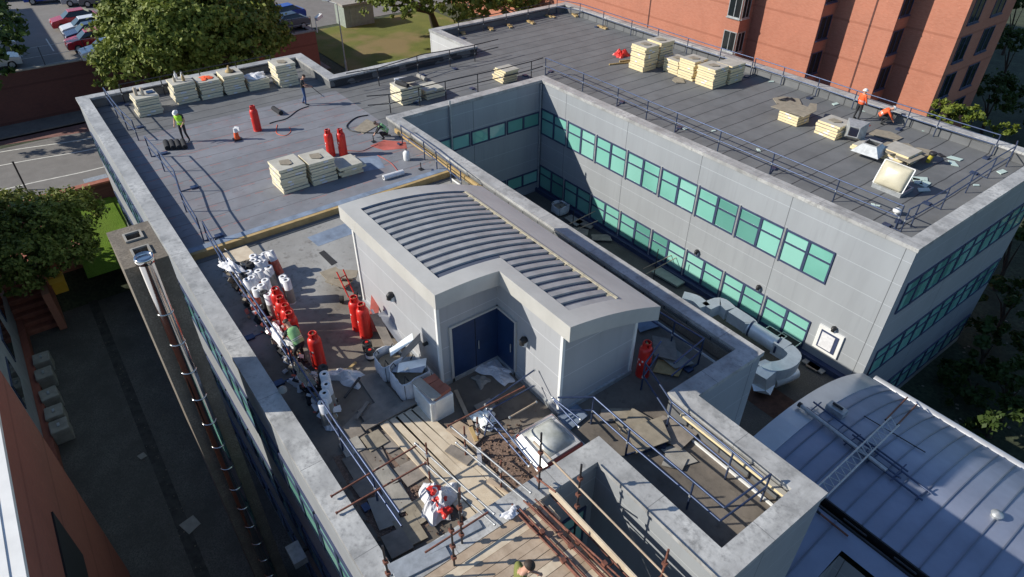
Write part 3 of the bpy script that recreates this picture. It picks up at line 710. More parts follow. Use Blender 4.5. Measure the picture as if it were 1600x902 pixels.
# plan of front faces: (x0, x1, y)
f_pts = [(-75, YB), (-34.2, YB), (-34.2, YB + 2.2), (-27.4, YB + 2.2), (-27.4, YB + 4.6), (-21.4, YB + 4.6), (-21.4, YB + 7.2), (-17.3, YB + 7.2), (-17.3, 70), (-75, 70)]
f_pts = [(-75, YB), (-34.3, YB), (-34.3, YB + 2.0), (-29.0, YB + 2.0), (-29.0, YB + 4.5), (-23.6, YB + 4.5), (-23.6, YB + 7.0), (-19.9, YB + 7.0), (-19.9, 66), (-75, 66)]
def redY(px, py, y): return GY(px, py, y)
xa = redY(1163, 0, YB).x; xb_ = redY(1290, 0, YB + 1.6).x; xc = redY(1412, 0, YB + 3.6).x; xd = redY(1520, 0, YB + 5.6).x
f_pts = [(-80, YB), (xa, YB), (xa, YB + 1.6), (xb_, YB + 1.6), (xb_, YB + 3.6), (xc, YB + 3.6), (xc, YB + 5.6), (xd, YB + 5.6), (xd, YB + 14), (-80, YB + 14)]
bw_ = MB(); nn_ = len(f_pts)
for i in range(nn_):
    a, b = f_pts[i], f_pts[(i + 1) % nn_]; bw_.quad((*a, -12), (*b, -12), (*b, HT), (*a, HT))
bw_.add([(*p, HT) for p in f_pts], [tuple(range(nn_))]); bw_.build('wall', M['brick'], rb_)
def rwin(o, u, nrm, wd, h, split=.5):
    o = Vector(o); u = Vector(u); nv = Vector(nrm); M4 = Matrix((u, Vector((0, 0, 1)), nv)).transposed().to_4x4(); M4.translation = o
    t = .07; f = MB().box(0, wd, 0, t, .003, .05, 0, M4).box(0, wd, h - t, h, .003, .05, 0, M4).box(0, t, t, h - t, .004, .05, 0, M4).box(wd - t, wd, t, h - t, .004, .05, 0, M4).box(wd * split - .03, wd * split + .03, t, h - t, .006, .05, 0, M4)
    f.box(-.05, wd + .05, -.09, -.01, .003, .12, 0, M4)
    fo = f.build('window', M['galv'], rb_); MB().box(.03, wd - .03, .03, h - .03, .003, .016, 0, M4).build('pane', M['dark_glass'], fo)
def rwin_d(*a):
    n0 = set(bpy.data.objects); rwin(*a)
    for o in set(bpy.data.objects) - n0:
        if o.name.startswith('window'): o.data.materials[0] = M['frame']
zz = redY(1150, 66, YB).z
for k in range(-3, 4):
    zf = zz - 1.2 + k * 2.8 + .25
    rwin((xa - 1.35, YB, zf), (1, 0, 0), (0, -1, 0), 1.3, 1.7); rwin((xa, YB + .05, zf), (0, 1, 0), (1, 0, 0), 1.0, 1.7)
    rwin_d((xb_, YB + 1.75, zf - .6), (0, 1, 0), (1, 0, 0), 1.5, 1.8); rwin_d((xc, YB + 3.75, zf - .9), (0, 1, 0), (1, 0, 0), 1.5, 1.8)
    rwin_d((xd, YB + 6.3, zf - 1.0), (0, 1, 0), (1, 0, 0), 1.7, 1.9); rwin_d((xd, YB + 10.0, zf - 1.0), (0, 1, 0), (1, 0, 0), 1.9, 1.9)
for px, yy in ((1017, YB), (1372, YB + 3.6)):
    p = redY(px, 0, yy); MB().box(p.x - .06, p.x + .06, yy - .03, yy - .002, -12, HT).build('drain_joint', M['brick_dark'], rb_)

lb = thing('brick_hall', 'neighbouring hall on the left with dark red wall and sunlit white roof edge', 'building', (-12, -6, -12))
MB().box(-21.0, 6, -14, -3.65, -12, .62).build('wall', M['brick_red'], lb)
MB().box(-21.05, 6.05, -14, -3.62, .622, .80).box(-20.9, 6, -13.9, -3.9, .802, .83).build('roof', M['white'], lb)
for xx in (-16.5,): MB().box(xx, xx + 2.6, -3.648, -3.60, -4.4, -2.2).build('dark_rectangle', M['dark'], lb)  # plain dark rectangle on the red wall
gh = thing('rendered_block', 'grey rendered block with blue windows at the left edge above the alley', 'building', (-33, -7, -12))
MB().box(-45.5, -21.02, -14, -5.25, -12, -1.2).build('wall', M['render'], gh)
MB().box(-45.6, -21.02, -5.24, -4.9, -12, -10.9).build('plinth', M['brick_red'], gh)
MB().box(-45.7, -21.02, -14, -5.1, -1.198, -1.0).build('roof', M['flashing'], gh)
for i in range(6):
    for zt in (-4.0, -7.5): 
        f = MB().box(-44.4 + i * 3.9, -42.0 + i * 3.9, -5.25, -5.2, zt - 1.5, zt).build('window', M['frame'], gh)
        MB().box(-44.3 + i * 3.9, -42.1 + i * 3.9, -5.2, -5.18, zt - 1.4, zt - .1).build('pane', M['dark_glass'], f)

wb = thing('corner_warehouse', 'plain brick building beyond the left edge that shades the car park', 'building', (-86, -13, -9))
MB().box(-98, -76, -19, -8, -9, 3.0).build('wall', M['brick'], wb); MB().box(-98.2, -75.8, -19.2, -7.8, 3.002, 3.2).build('roof', M['flashing'], wb)
# ============================================================ GUARD RAILS
def guard_rail(label, pts, base, h=1.08, mat='navy_tube', feet=True, side=(0, 1), post_idx=None, r=.03):
    """free-standing guard rail: posts at the listed plan points, two rails, weighted feet"""
    P0 = Vector((pts[0][0], pts[0][1], base)); t = thing('guard_rail', label, 'guard rail', tuple(P0), 0, 'guard rails along the roof edges')
    sd = Vector((side[0], side[1], 0))
    for i, p in enumerate(pts):
        b = Vector((p[0], p[1], base))
        if post_idx is None or i in post_idx:
            ft = feet and i % 2 == 0
            po = MB().tube(b, b + Vector((0, 0, h)), r, 8).build('post', M[mat], t)
            if ft:
                MB().bar(b + Vector((0, 0, .02)), b + sd * .75 + Vector((0, 0, .02)), .04, .03).bar(b + sd * .5 + Vector((0, 0, .045)), b + sd * .85 + Vector((0, 0, .045)), .24, .07).build('weighted_foot', M['navy_tube'], po)
            MB().lathe([(r + .012, h * .5 - .04), (r + .012, h * .5 + .04)], tuple(b), 8).build('clamp', M['galv'], po)
    for k in (1.0, .52):
        mb = MB()
        for i in range(len(pts) - 1):
            mb.tube((pts[i][0], pts[i][1], base + h * k), (pts[i + 1][0], pts[i + 1][1], base + h * k), r, 8)
        mb.build('rail', M[mat], t)
    return t
N = NEWZ
guard_rail('dark guard rail at the far left roof corner beside the leftmost board stack', [(-42.9, 3.6), (-40.8, 3.6), (-38.7, 3.65), (-37.0, 3.8)], N, mat='navy_tube', side=(0, .9))
guard_rail('guard rail along the left parapet beside the blue grey deck', [(-34.6, 3.85), (-32.6, 3.95), (-30.1, 4.0), (-28.1, 3.7), (-25.3, 3.6)], N, side=(0, .9))
guard_rail('long guard rail between the left parapet and the row of red gas cylinders', [(-25.2, 3.75), (-22.9, 3.65), (-18.65, 3.62), (-16.4, 3.6), (-16.0, 3.6)], OLDZ, 1.15, side=(0, -.8))
guard_rail('guard rail at the near left of the roof beside the rotten deck boards', [(-15.6, 3.58), (-12.38, 3.5), (-10.35, 3.5), (-8.98, 3.5)], OLDZ, 1.15, side=(0, -.5), post_idx=(1, 2))
guard_rail('long guard rail on the right wing roof above the sunlit courtyard wall', [(-32.2, 26.95), (-28.65, 26.95), (-25.7, 26.95), (-23.35, 26.9), (-21.25, 26.9), (-18.4, 26.9), (-15.3, 26.9), (-12.0, 26.9), (-9.17, 26.95)], N, side=(-.3, .9))
guard_rail('blue guard rail along the right hand end of the right wing roof', [(-8.9, 26.9), (-8.85, 27.6), (-8.8, 30.08), (-8.85, 32.5), (-8.9, 34.8), (-8.9, 36.8), (-9.1, 37.5)], N, side=(-.9, 0), post_idx=(0, 1, 2, 3, 4, 5))
guard_rail('far guard rail along the back parapet behind the tall board stacks', [(-42.8, 36.8), (-40.8, 37.5), (-38.05, 37.45), (-35.0, 37.4), (-32.37, 37.4), (-29.65, 37.4), (-26.9, 37.45), (-24.4, 37.5)], N, side=(0, -.9))
guard_rail('back guard rail behind the two orange clad workers on the right wing', [(-24.3, 37.6), (-22.2, 37.6), (-19.8, 37.6), (-17.4, 37.5), (-14.3, 37.5), (-12.75, 37.5), (-9.9, 37.6)], N, side=(0, -.9))
guard_rail('dark guard rail along the short courtyard edge in front of the low board stacks', [(-33.0, 14.9), (-32.5, 16.0), (-32.45, 17.85), (-32.4, 19.6), (-32.3, 21.8), (-32.2, 23.8), (-32.2, 25.8), (-32.3, 26.8)], N, mat='black_tube', side=(-.9, 0), post_idx=(1, 2, 3, 4, 6))
guard_rail('dark guard rail along the outer edge of the middle roof near the lamp post', [(-37.0, 15.6), (-36.7, 17.5), (-37.3, 20.6), (-37.4, 21.0), (-37.1, 22.9), (-37.0, 24.8), (-37.1, 26.8)], N, mat='black_tube', side=(.9, 0), post_idx=(1, 2, 4, 5))
guard_rail('thin dark guard rail along the back left parapet behind the row of board stacks', [(-42.9, 4.4), (-42.9, 6.6), (-42.9, 8.8), (-42.9, 11.0), (-42.9, 13.2)], N, mat='black_tube', side=(.7, 0))
guard_rail('guard rail on the far roof corner near the white clad wall', [(-42.3, 27.0), (-42.3, 29.2), (-42.4, 31.4), (-42.5, 33.6), (-42.6, 35.8)], N, mat='black_tube', side=(.9, 0))
guard_rail('blue guard rail round the small annex roof beside the parapet with its shadows', [(-9.6, 8.9), (-9.0, 9.73), (-7.57, 9.72), (-5.4, 9.77), (-4.47, 9.78), (-4.4, 11.5)], OLDZ, 1.12, side=(.25, .9), post_idx=(1, 2, 3, 5))
guard_rail('blue guard rail along the yellow edge strip of the annex roof', [(-9.5, 13.0), (-9.1, 11.9), (-7.55, 11.35), (-5.4, 11.3), (-4.45, 11.25)], OLDZ, 1.12, side=(.5, -.8), post_idx=(1, 2, 3))
guard_rail('dark guard rail in the shaded gap behind the plant room, near the courtyard parapet', [(-11.8, 14.0), (-9.9, 14.1), (-8.8, 14.2), (-8.6, 12.6)], OLDZ, 1.1, side=(0, -.7), post_idx=(0, 1, 2))
guard_rail('guard rail across the narrow roof strip beside the plant room and the timber edge', [(-28.6, 14.55), (-26.3, 14.5), (-25.0, 14.4), (-23.6, 14.3), (-22.6, 14.2)], N, 1.0, side=(0, -.3))
# timber feet along the far roof edge
for i, (px, py) in enumerate([(829, 36), (860, 27), (898, 25), (941, 44), (722, 52), (766, 46), (796, 42)]):
    p = G(px, py, N); t = thing('timber_foot_block', 'raw timber foot block %s along the far roof edge' % ['second from the corner', 'next to the far corner', 'at the far corner post', 'long and nearest the tall stacks', 'by the white clad wall', 'second from the white clad wall', 'third from the white clad wall'][i], 'timber block', tuple(p), random.uniform(-.4, .4), 'timber feet under the far guard rail')
    MB().box(-.5, .5, -.12, .12, .004, .12).build('block_body', M['timber'], t, True, .01); MB().box(.1, .18, -.2, .2, .122, .16).build('cleat', M['timber'], t, True)

# ============================================================ BOARD STACKS
ORD = ['top', 'second', 'third', 'fourth', 'fifth', 'sixth', 'seventh', 'eighth', 'ninth', 'tenth']
def stack(where, cx, cy, n, sx=1.3, sy=1.22, hh=.145, mat='board', rz=0.0, jig=.035, base=N, pad=True, tilt=0, steps=None):
    z = base + .01
    for k in range(n):
        dx, dy = random.uniform(-jig, jig), random.uniform(-jig, jig)
        if steps: dx += steps[k][0]; dy += steps[k][1]
        h = hh * random.choice((.9, 1.0, 1.08))
        w_ = sx * random.uniform(.97, 1.02); d_ = sy * random.uniform(.97, 1.02)
        o = MB().box(-w_ / 2, w_ / 2, -d_ / 2, d_ / 2, 0, h - .02).build('insulation_board', M[mat], None, True, .008)
        o.location = (cx + dx, cy + dy, z); o.rotation_euler = (random.uniform(-.012, .012), random.uniform(-.012, .012), rz + random.uniform(-.03, .03))
        if random.random() < .4:
            q_ = random.uniform(-.3, .2); MB().box(w_ / 2 + .002, w_ / 2 + .006, q_, q_ + random.uniform(.12, .35), .015, h * .7).build('torn_wrap', M['plastic_white'], o, True)
        if random.random() < .3:
            q_ = random.uniform(-.4, .2); MB().box(q_, q_ + random.uniform(.12, .3), -d_ / 2 - .006, -d_ / 2 - .002, .015, h * .7).build('torn_wrap', M['plastic_white'], o, True)
        tag(o, '%s board of the stack %s' % (ORD[n - 1 - k], where), 'insulation board', 'insulation boards stacked on the roof')
        z += h
    if pad:
        o = MB().prism([(-.3, -.2), (.1, -.28), (.36, .02), (.3, .2), (-.2, .22)], 0, .02).build('board_offcut', M['chip'], None, True)
        o.location = (cx + .02, cy - .02, z + .004); tag(o, 'dark offcut lying on the stack ' + where, 'offcut', 'offcuts weighing down the board stacks')
    return z
zt1 = stack('by the helmeted worker far left', -40.75, 5.2, 7, pad=False, jig=.05)
zt2 = stack('second from left at the back', -41.4, 7.35, 8, jig=.05, pad=False)
zt3 = stack('third from left at the back', -41.3, 8.75, 7, jig=.04, pad=False)
zt4 = stack('with the ochre cone on top', -41.2, 10.1, 8, jig=.03, pad=False)
zt5 = stack('under a crumpled white sheet', -41.0, 11.45, 4, jig=.05, pad=False)
stack('nearest the back parapet notch', -40.55, 13.1, 9, jig=.04)
stack('left one before the cylinder pair', -27.72, 8.22, 8, jig=.04)
stack('right one before the cylinder pair', -27.65, 9.62, 8, jig=.03)
stack('of crooked boards before the cylinder pair', -27.5, 10.95, 4, 1.2, 1.15, jig=.14, pad=False)
zm = stack('with rolls on top behind courtyard rail', -33.7, 17.7, 7, 1.3, 1.3, jig=.03, pad=False)
stack('low beyond the roll topped stack', -33.6, 19.25, 4, 1.3, 1.2, jig=.05, pad=False)
zz3 = stack('alone near the courtyard corner', -32.95, 24.35, 6, 1.1, 1.1, .13, 'board_warm', jig=.1, pad=False)
stack('tall pale one beside the red sheet', -29.4, 32.9, 11 - 1, 1.25, 1.25, .155, 'board_warm')
stack('tall one behind the pale one', -29.5, 34.4, 10, 1.25, 1.25, .155, 'board_warm')
stack('shaded first of the middle group', -27.7, 34.2, 6, 1.2, 1.2, .15, 'board_warm')
stack('second of the middle group', -26.45, 34.2, 8, 1.2, 1.25, .15, 'board_warm')
stack('large nearest of the middle group', -24.85, 34.15, 8, 1.35, 1.3, .15, 'board_warm')
stack('hindmost of the middle group', -24.7, 35.6, 8, 1.25, 1.3, .15, 'board_warm', jig=.06, pad=False)
stack('under the overhanging brown sheet', -18.4, 33.3, 4, 1.2, 1.1, .14, 'board_warm', pad=False, jig=.02)
stack('beside the upright galvanised hood', -16.2, 33.5, 5, 1.25, 1.3, .15, 'board_warm')
stack('carrying the pyramid hood', -13.9, 33.2, 2, 1.3, 1.2, .14, 'board_warm', pad=False)
stack('nearest the yellow power tool', -12.45, 33.4, 4, 1.4, 1.25, .14, 'board_warm', pad=False)
def plate(name, label, cat, c, poly, th, mat, rz=0, rx=0, ry=0, group=None, bevel=0):
    o = MB().prism(poly, 0, th).build(name, M[mat], None, True, bevel); o.location = c; o.rotation_euler = (rx, ry, rz)
    return tag(o, label, cat, group)
plate('brown_sheet', 'large brown sheet overhanging the small board stack on the right wing', 'sheet', (-18.5, 33.5, N + .62), [(-1.0, -.9), (.95, -.7), (.85, .6), (.3, 1.5), (0, 1.3), (.25, .7), (-.9, .75)], .03, 'chip')
for i, (px, py, s_, z_) in enumerate([(1385, 212, .75, .02), (1402, 232, .9, .45), (1420, 245, .7, .4), (1440, 238, .6, .35), (1060, 126, .5, .02), (1230, 158, .8, .02)]):
    p = G(px, py, N + z_)
    plate('board_offcut', 'brown board offcut %s' % ['behind the galvanised hoods', 'lying across the rightmost small stack', 'hanging off the rightmost small stack edge', 'beyond the rightmost small stack', 'flat on the felt in front of the tall stacks', 'under the heap of clips near the back rail'][i], 'offcut', tuple(p), [(-s_, -s_ * .6), (s_ * .8, -s_ * .7), (s_, s_ * .3), (0, s_ * .8), (-s_ * .9, s_ * .5)], .04, 'chip', random.uniform(0, 3), group='loose board offcuts')
# things lying on the back left stacks
def place(o, loc, rz=0, rot=None): o.location = loc; o.rotation_euler = rot or (0, 0, rz); return o
for i, (dy, dx) in enumerate([(-.25, -.1), (.05, .1)]):
    t = thing('paper_roll', 'pale roll standing on the far left board stack, %s' % ['left of the two', 'right of the two'][i], 'roll', (-40.75 + dx, 5.1 + dy, zt1 + .01)); MB().lathe([(.09, 0), (.09, .4), (.03, .4), (.03, .1)], n=12).build('paper_wrap', M['plank'], t, True); MB().lathe([(.029, .1), (.029, .39)], n=8).build('core', M['dark'], t, True)
plate('blue_sheet', 'small blue sheet on the far left board stack', 'sheet', (-40.9, 5.55, zt1 + .01), [(-.2, -.15), (.2, -.2), (.25, .15), (-.15, .2)], .03, 'navy')
for i, (dx, dy, h) in enumerate([(-.3, -.1, .42), (.1, -.3, .3), (-.1, .2, .4), (.25, .15, .36)]):
    t = thing('bottle', 'small %s container on the second back stack, %s' % (['white', 'round pale', 'white', 'yellowish'][i], ['leftmost', 'front one', 'behind the others', 'rightmost'][i]), 'container', (-41.4 + dx, 7.35 + dy, zt2 + .01)); MB().lathe([(.08, 0), (.085, h * .6), (.035, h * .8), (.035, h)], n=10).build('container_body', M[['white', 'plank', 'white', 'timber'][i]], t, True); MB().lathe([(.04, h + .002), (.04, h + .04)], n=10).build('cap', M['black'], t, True)
t = thing('bell_cone', 'small ochre cone standing on the fourth back stack', 'cone', (-41.2, 10.1, zt4 + .02)); MB().lathe([(.24, 0), (.22, .06), (.09, .14), (.04, .34)], n=16).build('cone_body', M['timber'], t, True); MB().box(-.28, .28, -.02, .3, -.012, -.002).build('cone_base', M['dark'], t, True)
def crumple(name, label, cat, c, sx, sy, h, mat, seed, group=None, n_=14, rz=0, solid=True):
    rnd = random.Random(seed); mb = MB(); vs = []; ph = [rnd.uniform(0, 6) for _ in range(6)]
    for j in range(n_):
        for i in range(n_):
            u = i / (n_ - 1) * 2 - 1; v = j / (n_ - 1) * 2 - 1
            r_e = 1 + .22 * math.sin(3 * math.atan2(v, u) + ph[0]) + .1 * math.sin(7 * math.atan2(v, u) + ph[1])
            x = u * sx * r_e; y = v * sy * r_e; e = max(0, 1 - max(abs(u), abs(v)) ** 2.2)
            z = h * e * (.55 + .3 * math.sin(5 * u + ph[2]) * math.cos(4 * v + ph[3]) + .25 * rnd.random()) + .012
            vs.append((x, y, z))
    fs = [(j * n_ + i, j * n_ + i + 1, (j + 1) * n_ + i + 1, (j + 1) * n_ + i) for j in range(n_ - 1) for i in range(n_ - 1)]
    mb.add(vs, fs, 0, False); o = mb.build(name, M[mat], None, True)
    s_ = o.modifiers.new('thick', 'SOLIDIFY'); s_.thickness = .01
    place(o, c, rz); return tag(o, label, cat, group)
crumple('white_sheet', 'crumpled white sheet on the low fifth stack by the back parapet', 'sheet', (-41.0, 11.45, zt5), .5, .6, .25, 'plastic_white', 3)
crumple('red_straps', 'tangle of red straps on the third back stack', 'straps', (-41.3, 8.75, zt3), .35, .3, .08, 'orange', 5)
crumple('red_sheet', 'bright red plastic heap beside the tall pale stack on the right wing', 'sheet', tuple(G(970, 87, N)), .45, .45, .5, 'red', 6)
crumple('red_sheet', 'small red plastic scrap by the back parapet behind the second stack group', 'sheet', tuple(G(1097, 78, N)), .2, .2, .3, 'red', 7)
for i, (px, py) in enumerate([(952, 101), (968, 96)]):
    a = G(px, py, N + .05); pole('loose_plank', ['short plank lying left of the tall pale stack', 'short plank just touching the tall pale stack'][i], a, a + Vector((.5, 1.5, 0)), .06, M['timber'], 'plank', cap=False)
# scattered pale offcuts on the right wing
pale = [(1305, 163, .25, 'square by the standing orange clad worker'), (1356, 174, .35, 'at the feet of the crouching worker'), (1449, 205, .3, 'near the back rail right of the workers'), (1492, 248, .35, 'white strip near the roof end'), (1489, 256, .32, 'blue green square near the roof end'), (1437, 280, .4, 'top of the scattered pile by the skylight'), (1445, 288, .38, 'middle of the scattered pile by the skylight'), (1443, 297, .33, 'lowest of the scattered pile by the skylight'), (1433, 284, .35, 'leftmost of the scattered pile by the skylight'), (1365, 321, .14, 'tiny one in front of the skylight'), (1371, 322, .12, 'tiny second one in front of the skylight'), (1470, 243, .25, 'dark slab beside the yellow tool'), (1565, 269, .3, 'pale block by the end parapet'), (1100, 146, .0, ''), (748, 98, 0, ''), (1185, 235, .16, 'by the middle of the long rail'), (1205, 128, .2, 'by the back rail right of the stacks'), (1115, 205, .14, 'small white near the rail above the long window row'), (1068, 201, .2, 'white crumpled near the rail above the long window row'), (1525, 290, .16, 'small white foot near the end rail')]
for px, py, s_, lb_ in pale:
    if not s_: continue
    p = G(px, py, N + .012)
    plate('glazing_offcut', 'pale flat offcut, ' + lb_, 'offcut', tuple(p), [(-s_, -s_ * .4), (s_ * .7, -s_ * .5), (s_, s_ * .35), (-s_ * .6, s_ * .5)], .035, 'black' if 'dark' in lb_ else 'mint', random.uniform(0, 3), group='pale offcuts scattered on the right wing')
t = thing('vent_cap', 'round white vent cap by the corner of the guard rails', 'vent', tuple(G(1400, 335, N))); MB().lathe([(.06, 0), (.06, .1), (.17, .12), (.19, .2), (.12, .27), (.02, .3)], n=16).build('cap_dome', M['white'], t, True); MB().lathe([(.1, .001), (.1, .02)], n=12).build('flange', M['galv'], t, True)
# tilted skylight lid, hoods, yellow tool
def kerb_box(parent, x0, x1, y0, y1, z0, z1, th, mat, name):
    m = MB().box(x0, x1, y0, y0 + th, z0, z1).box(x0, x1, y1 - th, y1, z0, z1).box(x0, x0 + th, y0 + th, y1 - th, z0, z1).box(x1 - th, x1, y0 + th, y1 - th, z0, z1)
    return m.build(name, mat, parent)
a, b = G(1361, 292, N), G(1401, 311, N)
t = thing('skylight', 'opened skylight with cream dome lid propped upright on the right wing', 'skylight', tuple((a + b) / 2))
kerb_box(t, a.x, b.x + .05, a.y, a.y + 1.15, N, N + .18, .07, M['galv'], 'skylight_kerb')
lid = MB(); n_ = 10; vs = []
for j in range(n_ + 1):
    for i in range(n_ + 1):
        u = i / n_; v = j / n_; bulge = .22 * (1 - (2 * u - 1) ** 4) * (1 - (2 * v - 1) ** 4)
        vs.append((a.x + (b.x - a.x) * u, a.y + .1 + v * .45 - bulge * .7, N + .2 + v * 1.0 + bulge * .2))
lid.add(vs, [(j * (n_ + 1) + i, j * (n_ + 1) + i + 1, (j + 1) * (n_ + 1) + i + 1, (j + 1) * (n_ + 1) + i) for j in range(n_) for i in range(n_)], 0, True)
lo = lid.build('lid_dome', simple('cream_dome', (.52, .48, .36), .25, 0, .08), t); s_ = lo.modifiers.new('s', 'SOLIDIFY'); s_.thickness = .03
e = MB(); p00 = Vector((a.x - .03, a.y + .12, N + .19)); p10 = Vector((b.x + .03, a.y + .12, N + .19)); p01 = p00 + Vector((0, .45, 1.02)); p11 = p10 + Vector((0, .45, 1.02))
for p, q in ((p00, p10), (p01, p11), (p00, p01), (p10, p11)): e.bar(p, q, .06, .06)
e.build('lid_frame', M['white'], t)
def hood(label, c, rz, rot, s_=.5, h=.5):
    t = thing('duct_hood', label, 'duct hood', c); t.rotation_euler = (rot[0], rot[1], rz)
    m = MB(); b_ = [(-s_, -s_, 0), (s_, -s_, 0), (s_, s_, 0), (-s_, s_, 0)]; k = s_ * .5; u_ = [(-k, -k, h), (k, -k, h), (k, k, h), (-k, k, h)]
    m.add(b_ + u_, [(0, 1, 5, 4), (1, 2, 6, 5), (2, 3, 7, 6), (3, 0, 4, 7)]); ho = m.build('hood_body', M['galv'], t, True); sm = ho.modifiers.new('s', 'SOLIDIFY'); sm.thickness = .02
    m = MB().box(-k, k, -k, -k + .03, h, h + .06).box(-k, k, k - .03, k, h, h + .06).box(-k, -k + .03, -k + .03, k - .03, h, h + .06).box(k - .03, k, -k + .03, k - .03, h, h + .06); m.build('neck', M['galv'], t, True)
p = G(1330, 222, N); hood('galvanised duct hood standing on its side beside the small board stack', (p.x - .1, p.y + .3, N + .55), .3, (R(80), 0), .52, .6)
p = G(1356, 238, N + .3); hood('galvanised pyramid hood resting on the low boards', (p.x, p.y + .2, N + .32), .1, (0, 0), .68, .38)
t = thing('yellow_grinder', 'yellow and black power tool standing on the felt near the rightmost boards', 'power tool', tuple(G(1448, 256, N)), .6)
MB().path([(0, 0, .08), (.05, 0, .3), (.1, 0, .5)], [.1, .12, .09], 10).build('tool_body', simple('tool_yellow', (.35, .30, .03), .5), t, True); MB().lathe([(.17, .5), (.19, .55), (.16, .62)], (.1, 0, 0), 12).build('tool_guard', M['black'], t, True); MB().path([(.0, .0, .3), (.0, .2, .4), (.05, .22, .55)], .025, 6).build('handle', M['black'], t, True)
crumple('rag_heap', 'dark rags and hose heaped at the end of the rightmost small stack', 'rags', tuple(G(1412, 262, N)), .4, .35, .3, 'black', 11)
crumple('clip_heap', 'heap of dark clips on the board near the back rail', 'clips', tuple(G(1232, 157, N + .08)), .35, .35, .15, 'black', 12)
crumple('kneeling_pad', 'reddish kneeling pad near the standing orange clad worker', 'pad', tuple(G(1350, 194, N)), .3, .18, .06, 'red_primer', 13)

# ============================================================ GAS CYLINDERS
def make_cyl():
    t = thing('gas_cylinder', 'x', 'gas cylinder', (0, 0, 0), 0, 'red gas cylinders on the roof')
    MB().lathe([(.19, 0), (.205, .03), (.212, .08), (.212, 1.02), (.2, 1.1), (.165, 1.16), (.10, 1.2), (.06, 1.215)], n=24).build('body', M['red'], t, True)
    MB().lathe([(.195, 0.0), (.218, 0.0), (.218, .05), (.195, .05)], n=20, closed=True).build('foot_ring', M['red'], t, True)
    s = MB(); n_ = 14
    for k in range(n_):
        if k in (5, 12): continue
        a0 = 2 * math.pi * k / n_; a1 = 2 * math.pi * (k + 1) / n_
        for r0, r1 in ((.13, .13),):
            s.quad((r0 * math.cos(a0), r0 * math.sin(a0), 1.16), (r0 * math.cos(a1), r0 * math.sin(a1), 1.16), (r0 * math.cos(a1), r0 * math.sin(a1), 1.34), (r0 * math.cos(a0), r0 * math.sin(a0), 1.34))
    s.lathe([(.10, 1.335), (.125, 1.335), (.125, 1.365), (.10, 1.365)], n=18, closed=True)
    so_ = s.build('shroud', M['red'], t, True); sm = so_.modifiers.new('s', 'SOLIDIFY'); sm.thickness = .012
    v = MB().tube((0, 0, 1.2), (0, 0, 1.3), .025, 8).tube((-.05, 0, 1.26), (.05, 0, 1.26), .016, 8).tube((0, 0, 1.3), (0, 0, 1.32), .035, 8); v.build('valve', simple('brass', (.45, .33, .12), .35, .8), t, True)
    lab = MB()
    for k in range(4):
        zz_ = .52 + .16 * (k % 2); a0 = -2.4 + k * .35
        for j in range(3):
            a_, b_ = a0 + j * .09, a0 + (j + 1) * .09; r_c = .214
            lab.quad((r_c * math.cos(a_), r_c * math.sin(a_), zz_), (r_c * math.cos(b_), r_c * math.sin(b_), zz_), (r_c * math.cos(b_), r_c * math.sin(b_), zz_ + .07), (r_c * math.cos(a_), r_c * math.sin(a_), zz_ + .07))
    lab.build('painted_marking', M['white'], t, True)
    return t
cyl0 = make_cyl()
cyls = [(G(403, 204, N), 'alone on the blue grey deck beside the traffic cone'), (G(518, 243, N), 'left one of the pair behind the board stacks'), (G(537, 242, N), 'right one of the pair behind the board stacks'),
        (Vector((-16.45, 6.28, OLDZ)), 'nearer one of the pair by the plant room wall'), (Vector((-16.95, 6.25, OLDZ)), 'farther one of the pair by the plant room wall'),
        (Vector((-16.05, 4.42, OLDZ)), 'beside the bending worker at the left rail'), (Vector((-9.55, 12.42, OLDZ)), 'in the shade at the back corner of the plant room'),
        (Vector((-18.95, 4.35, OLDZ)), 'first of the left rail row, next to the rolls'), (Vector((-18.4, 4.3, OLDZ)), 'second of the row by the left rail'), (Vector((-17.9, 4.28, OLDZ)), 'third of the row by the left rail'), (Vector((-17.45, 4.22, OLDZ)), 'last of the row by the worker')]
for i, (p, lb_) in enumerate(cyls):
    o = cyl0 if i == 0 else copy_tree(cyl0); o.location = p; o.rotation_euler = (0, 0, random.uniform(-.4, .4)); o['label'] = 'tall red gas cylinder ' + lb_

# ============================================================ FELT ROLLS
def make_roll(col):
    t = thing('felt_roll', 'x', 'felt roll', (0, 0, 0), 0, 'felt rolls stood in a crowd by the left rail')
    MB().lathe([(.14, 0), (.145, 1.0), (.055, 1.0), (.055, .7)], n=18).build('wrap', M['plastic_white'] if col != 'dark' else M['charcoal'], t, True)
    MB().lathe([(.147, .05), (.149, .62)], n=18).build('printed_sleeve', M[{'red': 'print_red', 'grey': 'concrete', 'dark': 'black'}[col]], t, True)
    MB().lathe([(.053, .68), (.053, .99)], n=12).build('core', M['dark'], t, True)
    return t
rolls = {c: make_roll(c) for c in ('red', 'grey', 'dark')}; first = {c: True for c in rolls}
rp_ = [(620, 285), (630, 345), (755, 265), (785, 350), (690, 370), (900, 210), (560, 395), (550, 520), (370, 410), (540, 630), (805, 640), (750, 715), (925, 790), (770, 820), (840, 850), (1065, 590), (1105, 640), (660, 510), (710, 500), (470, 560), (440, 460), (600, 600)]
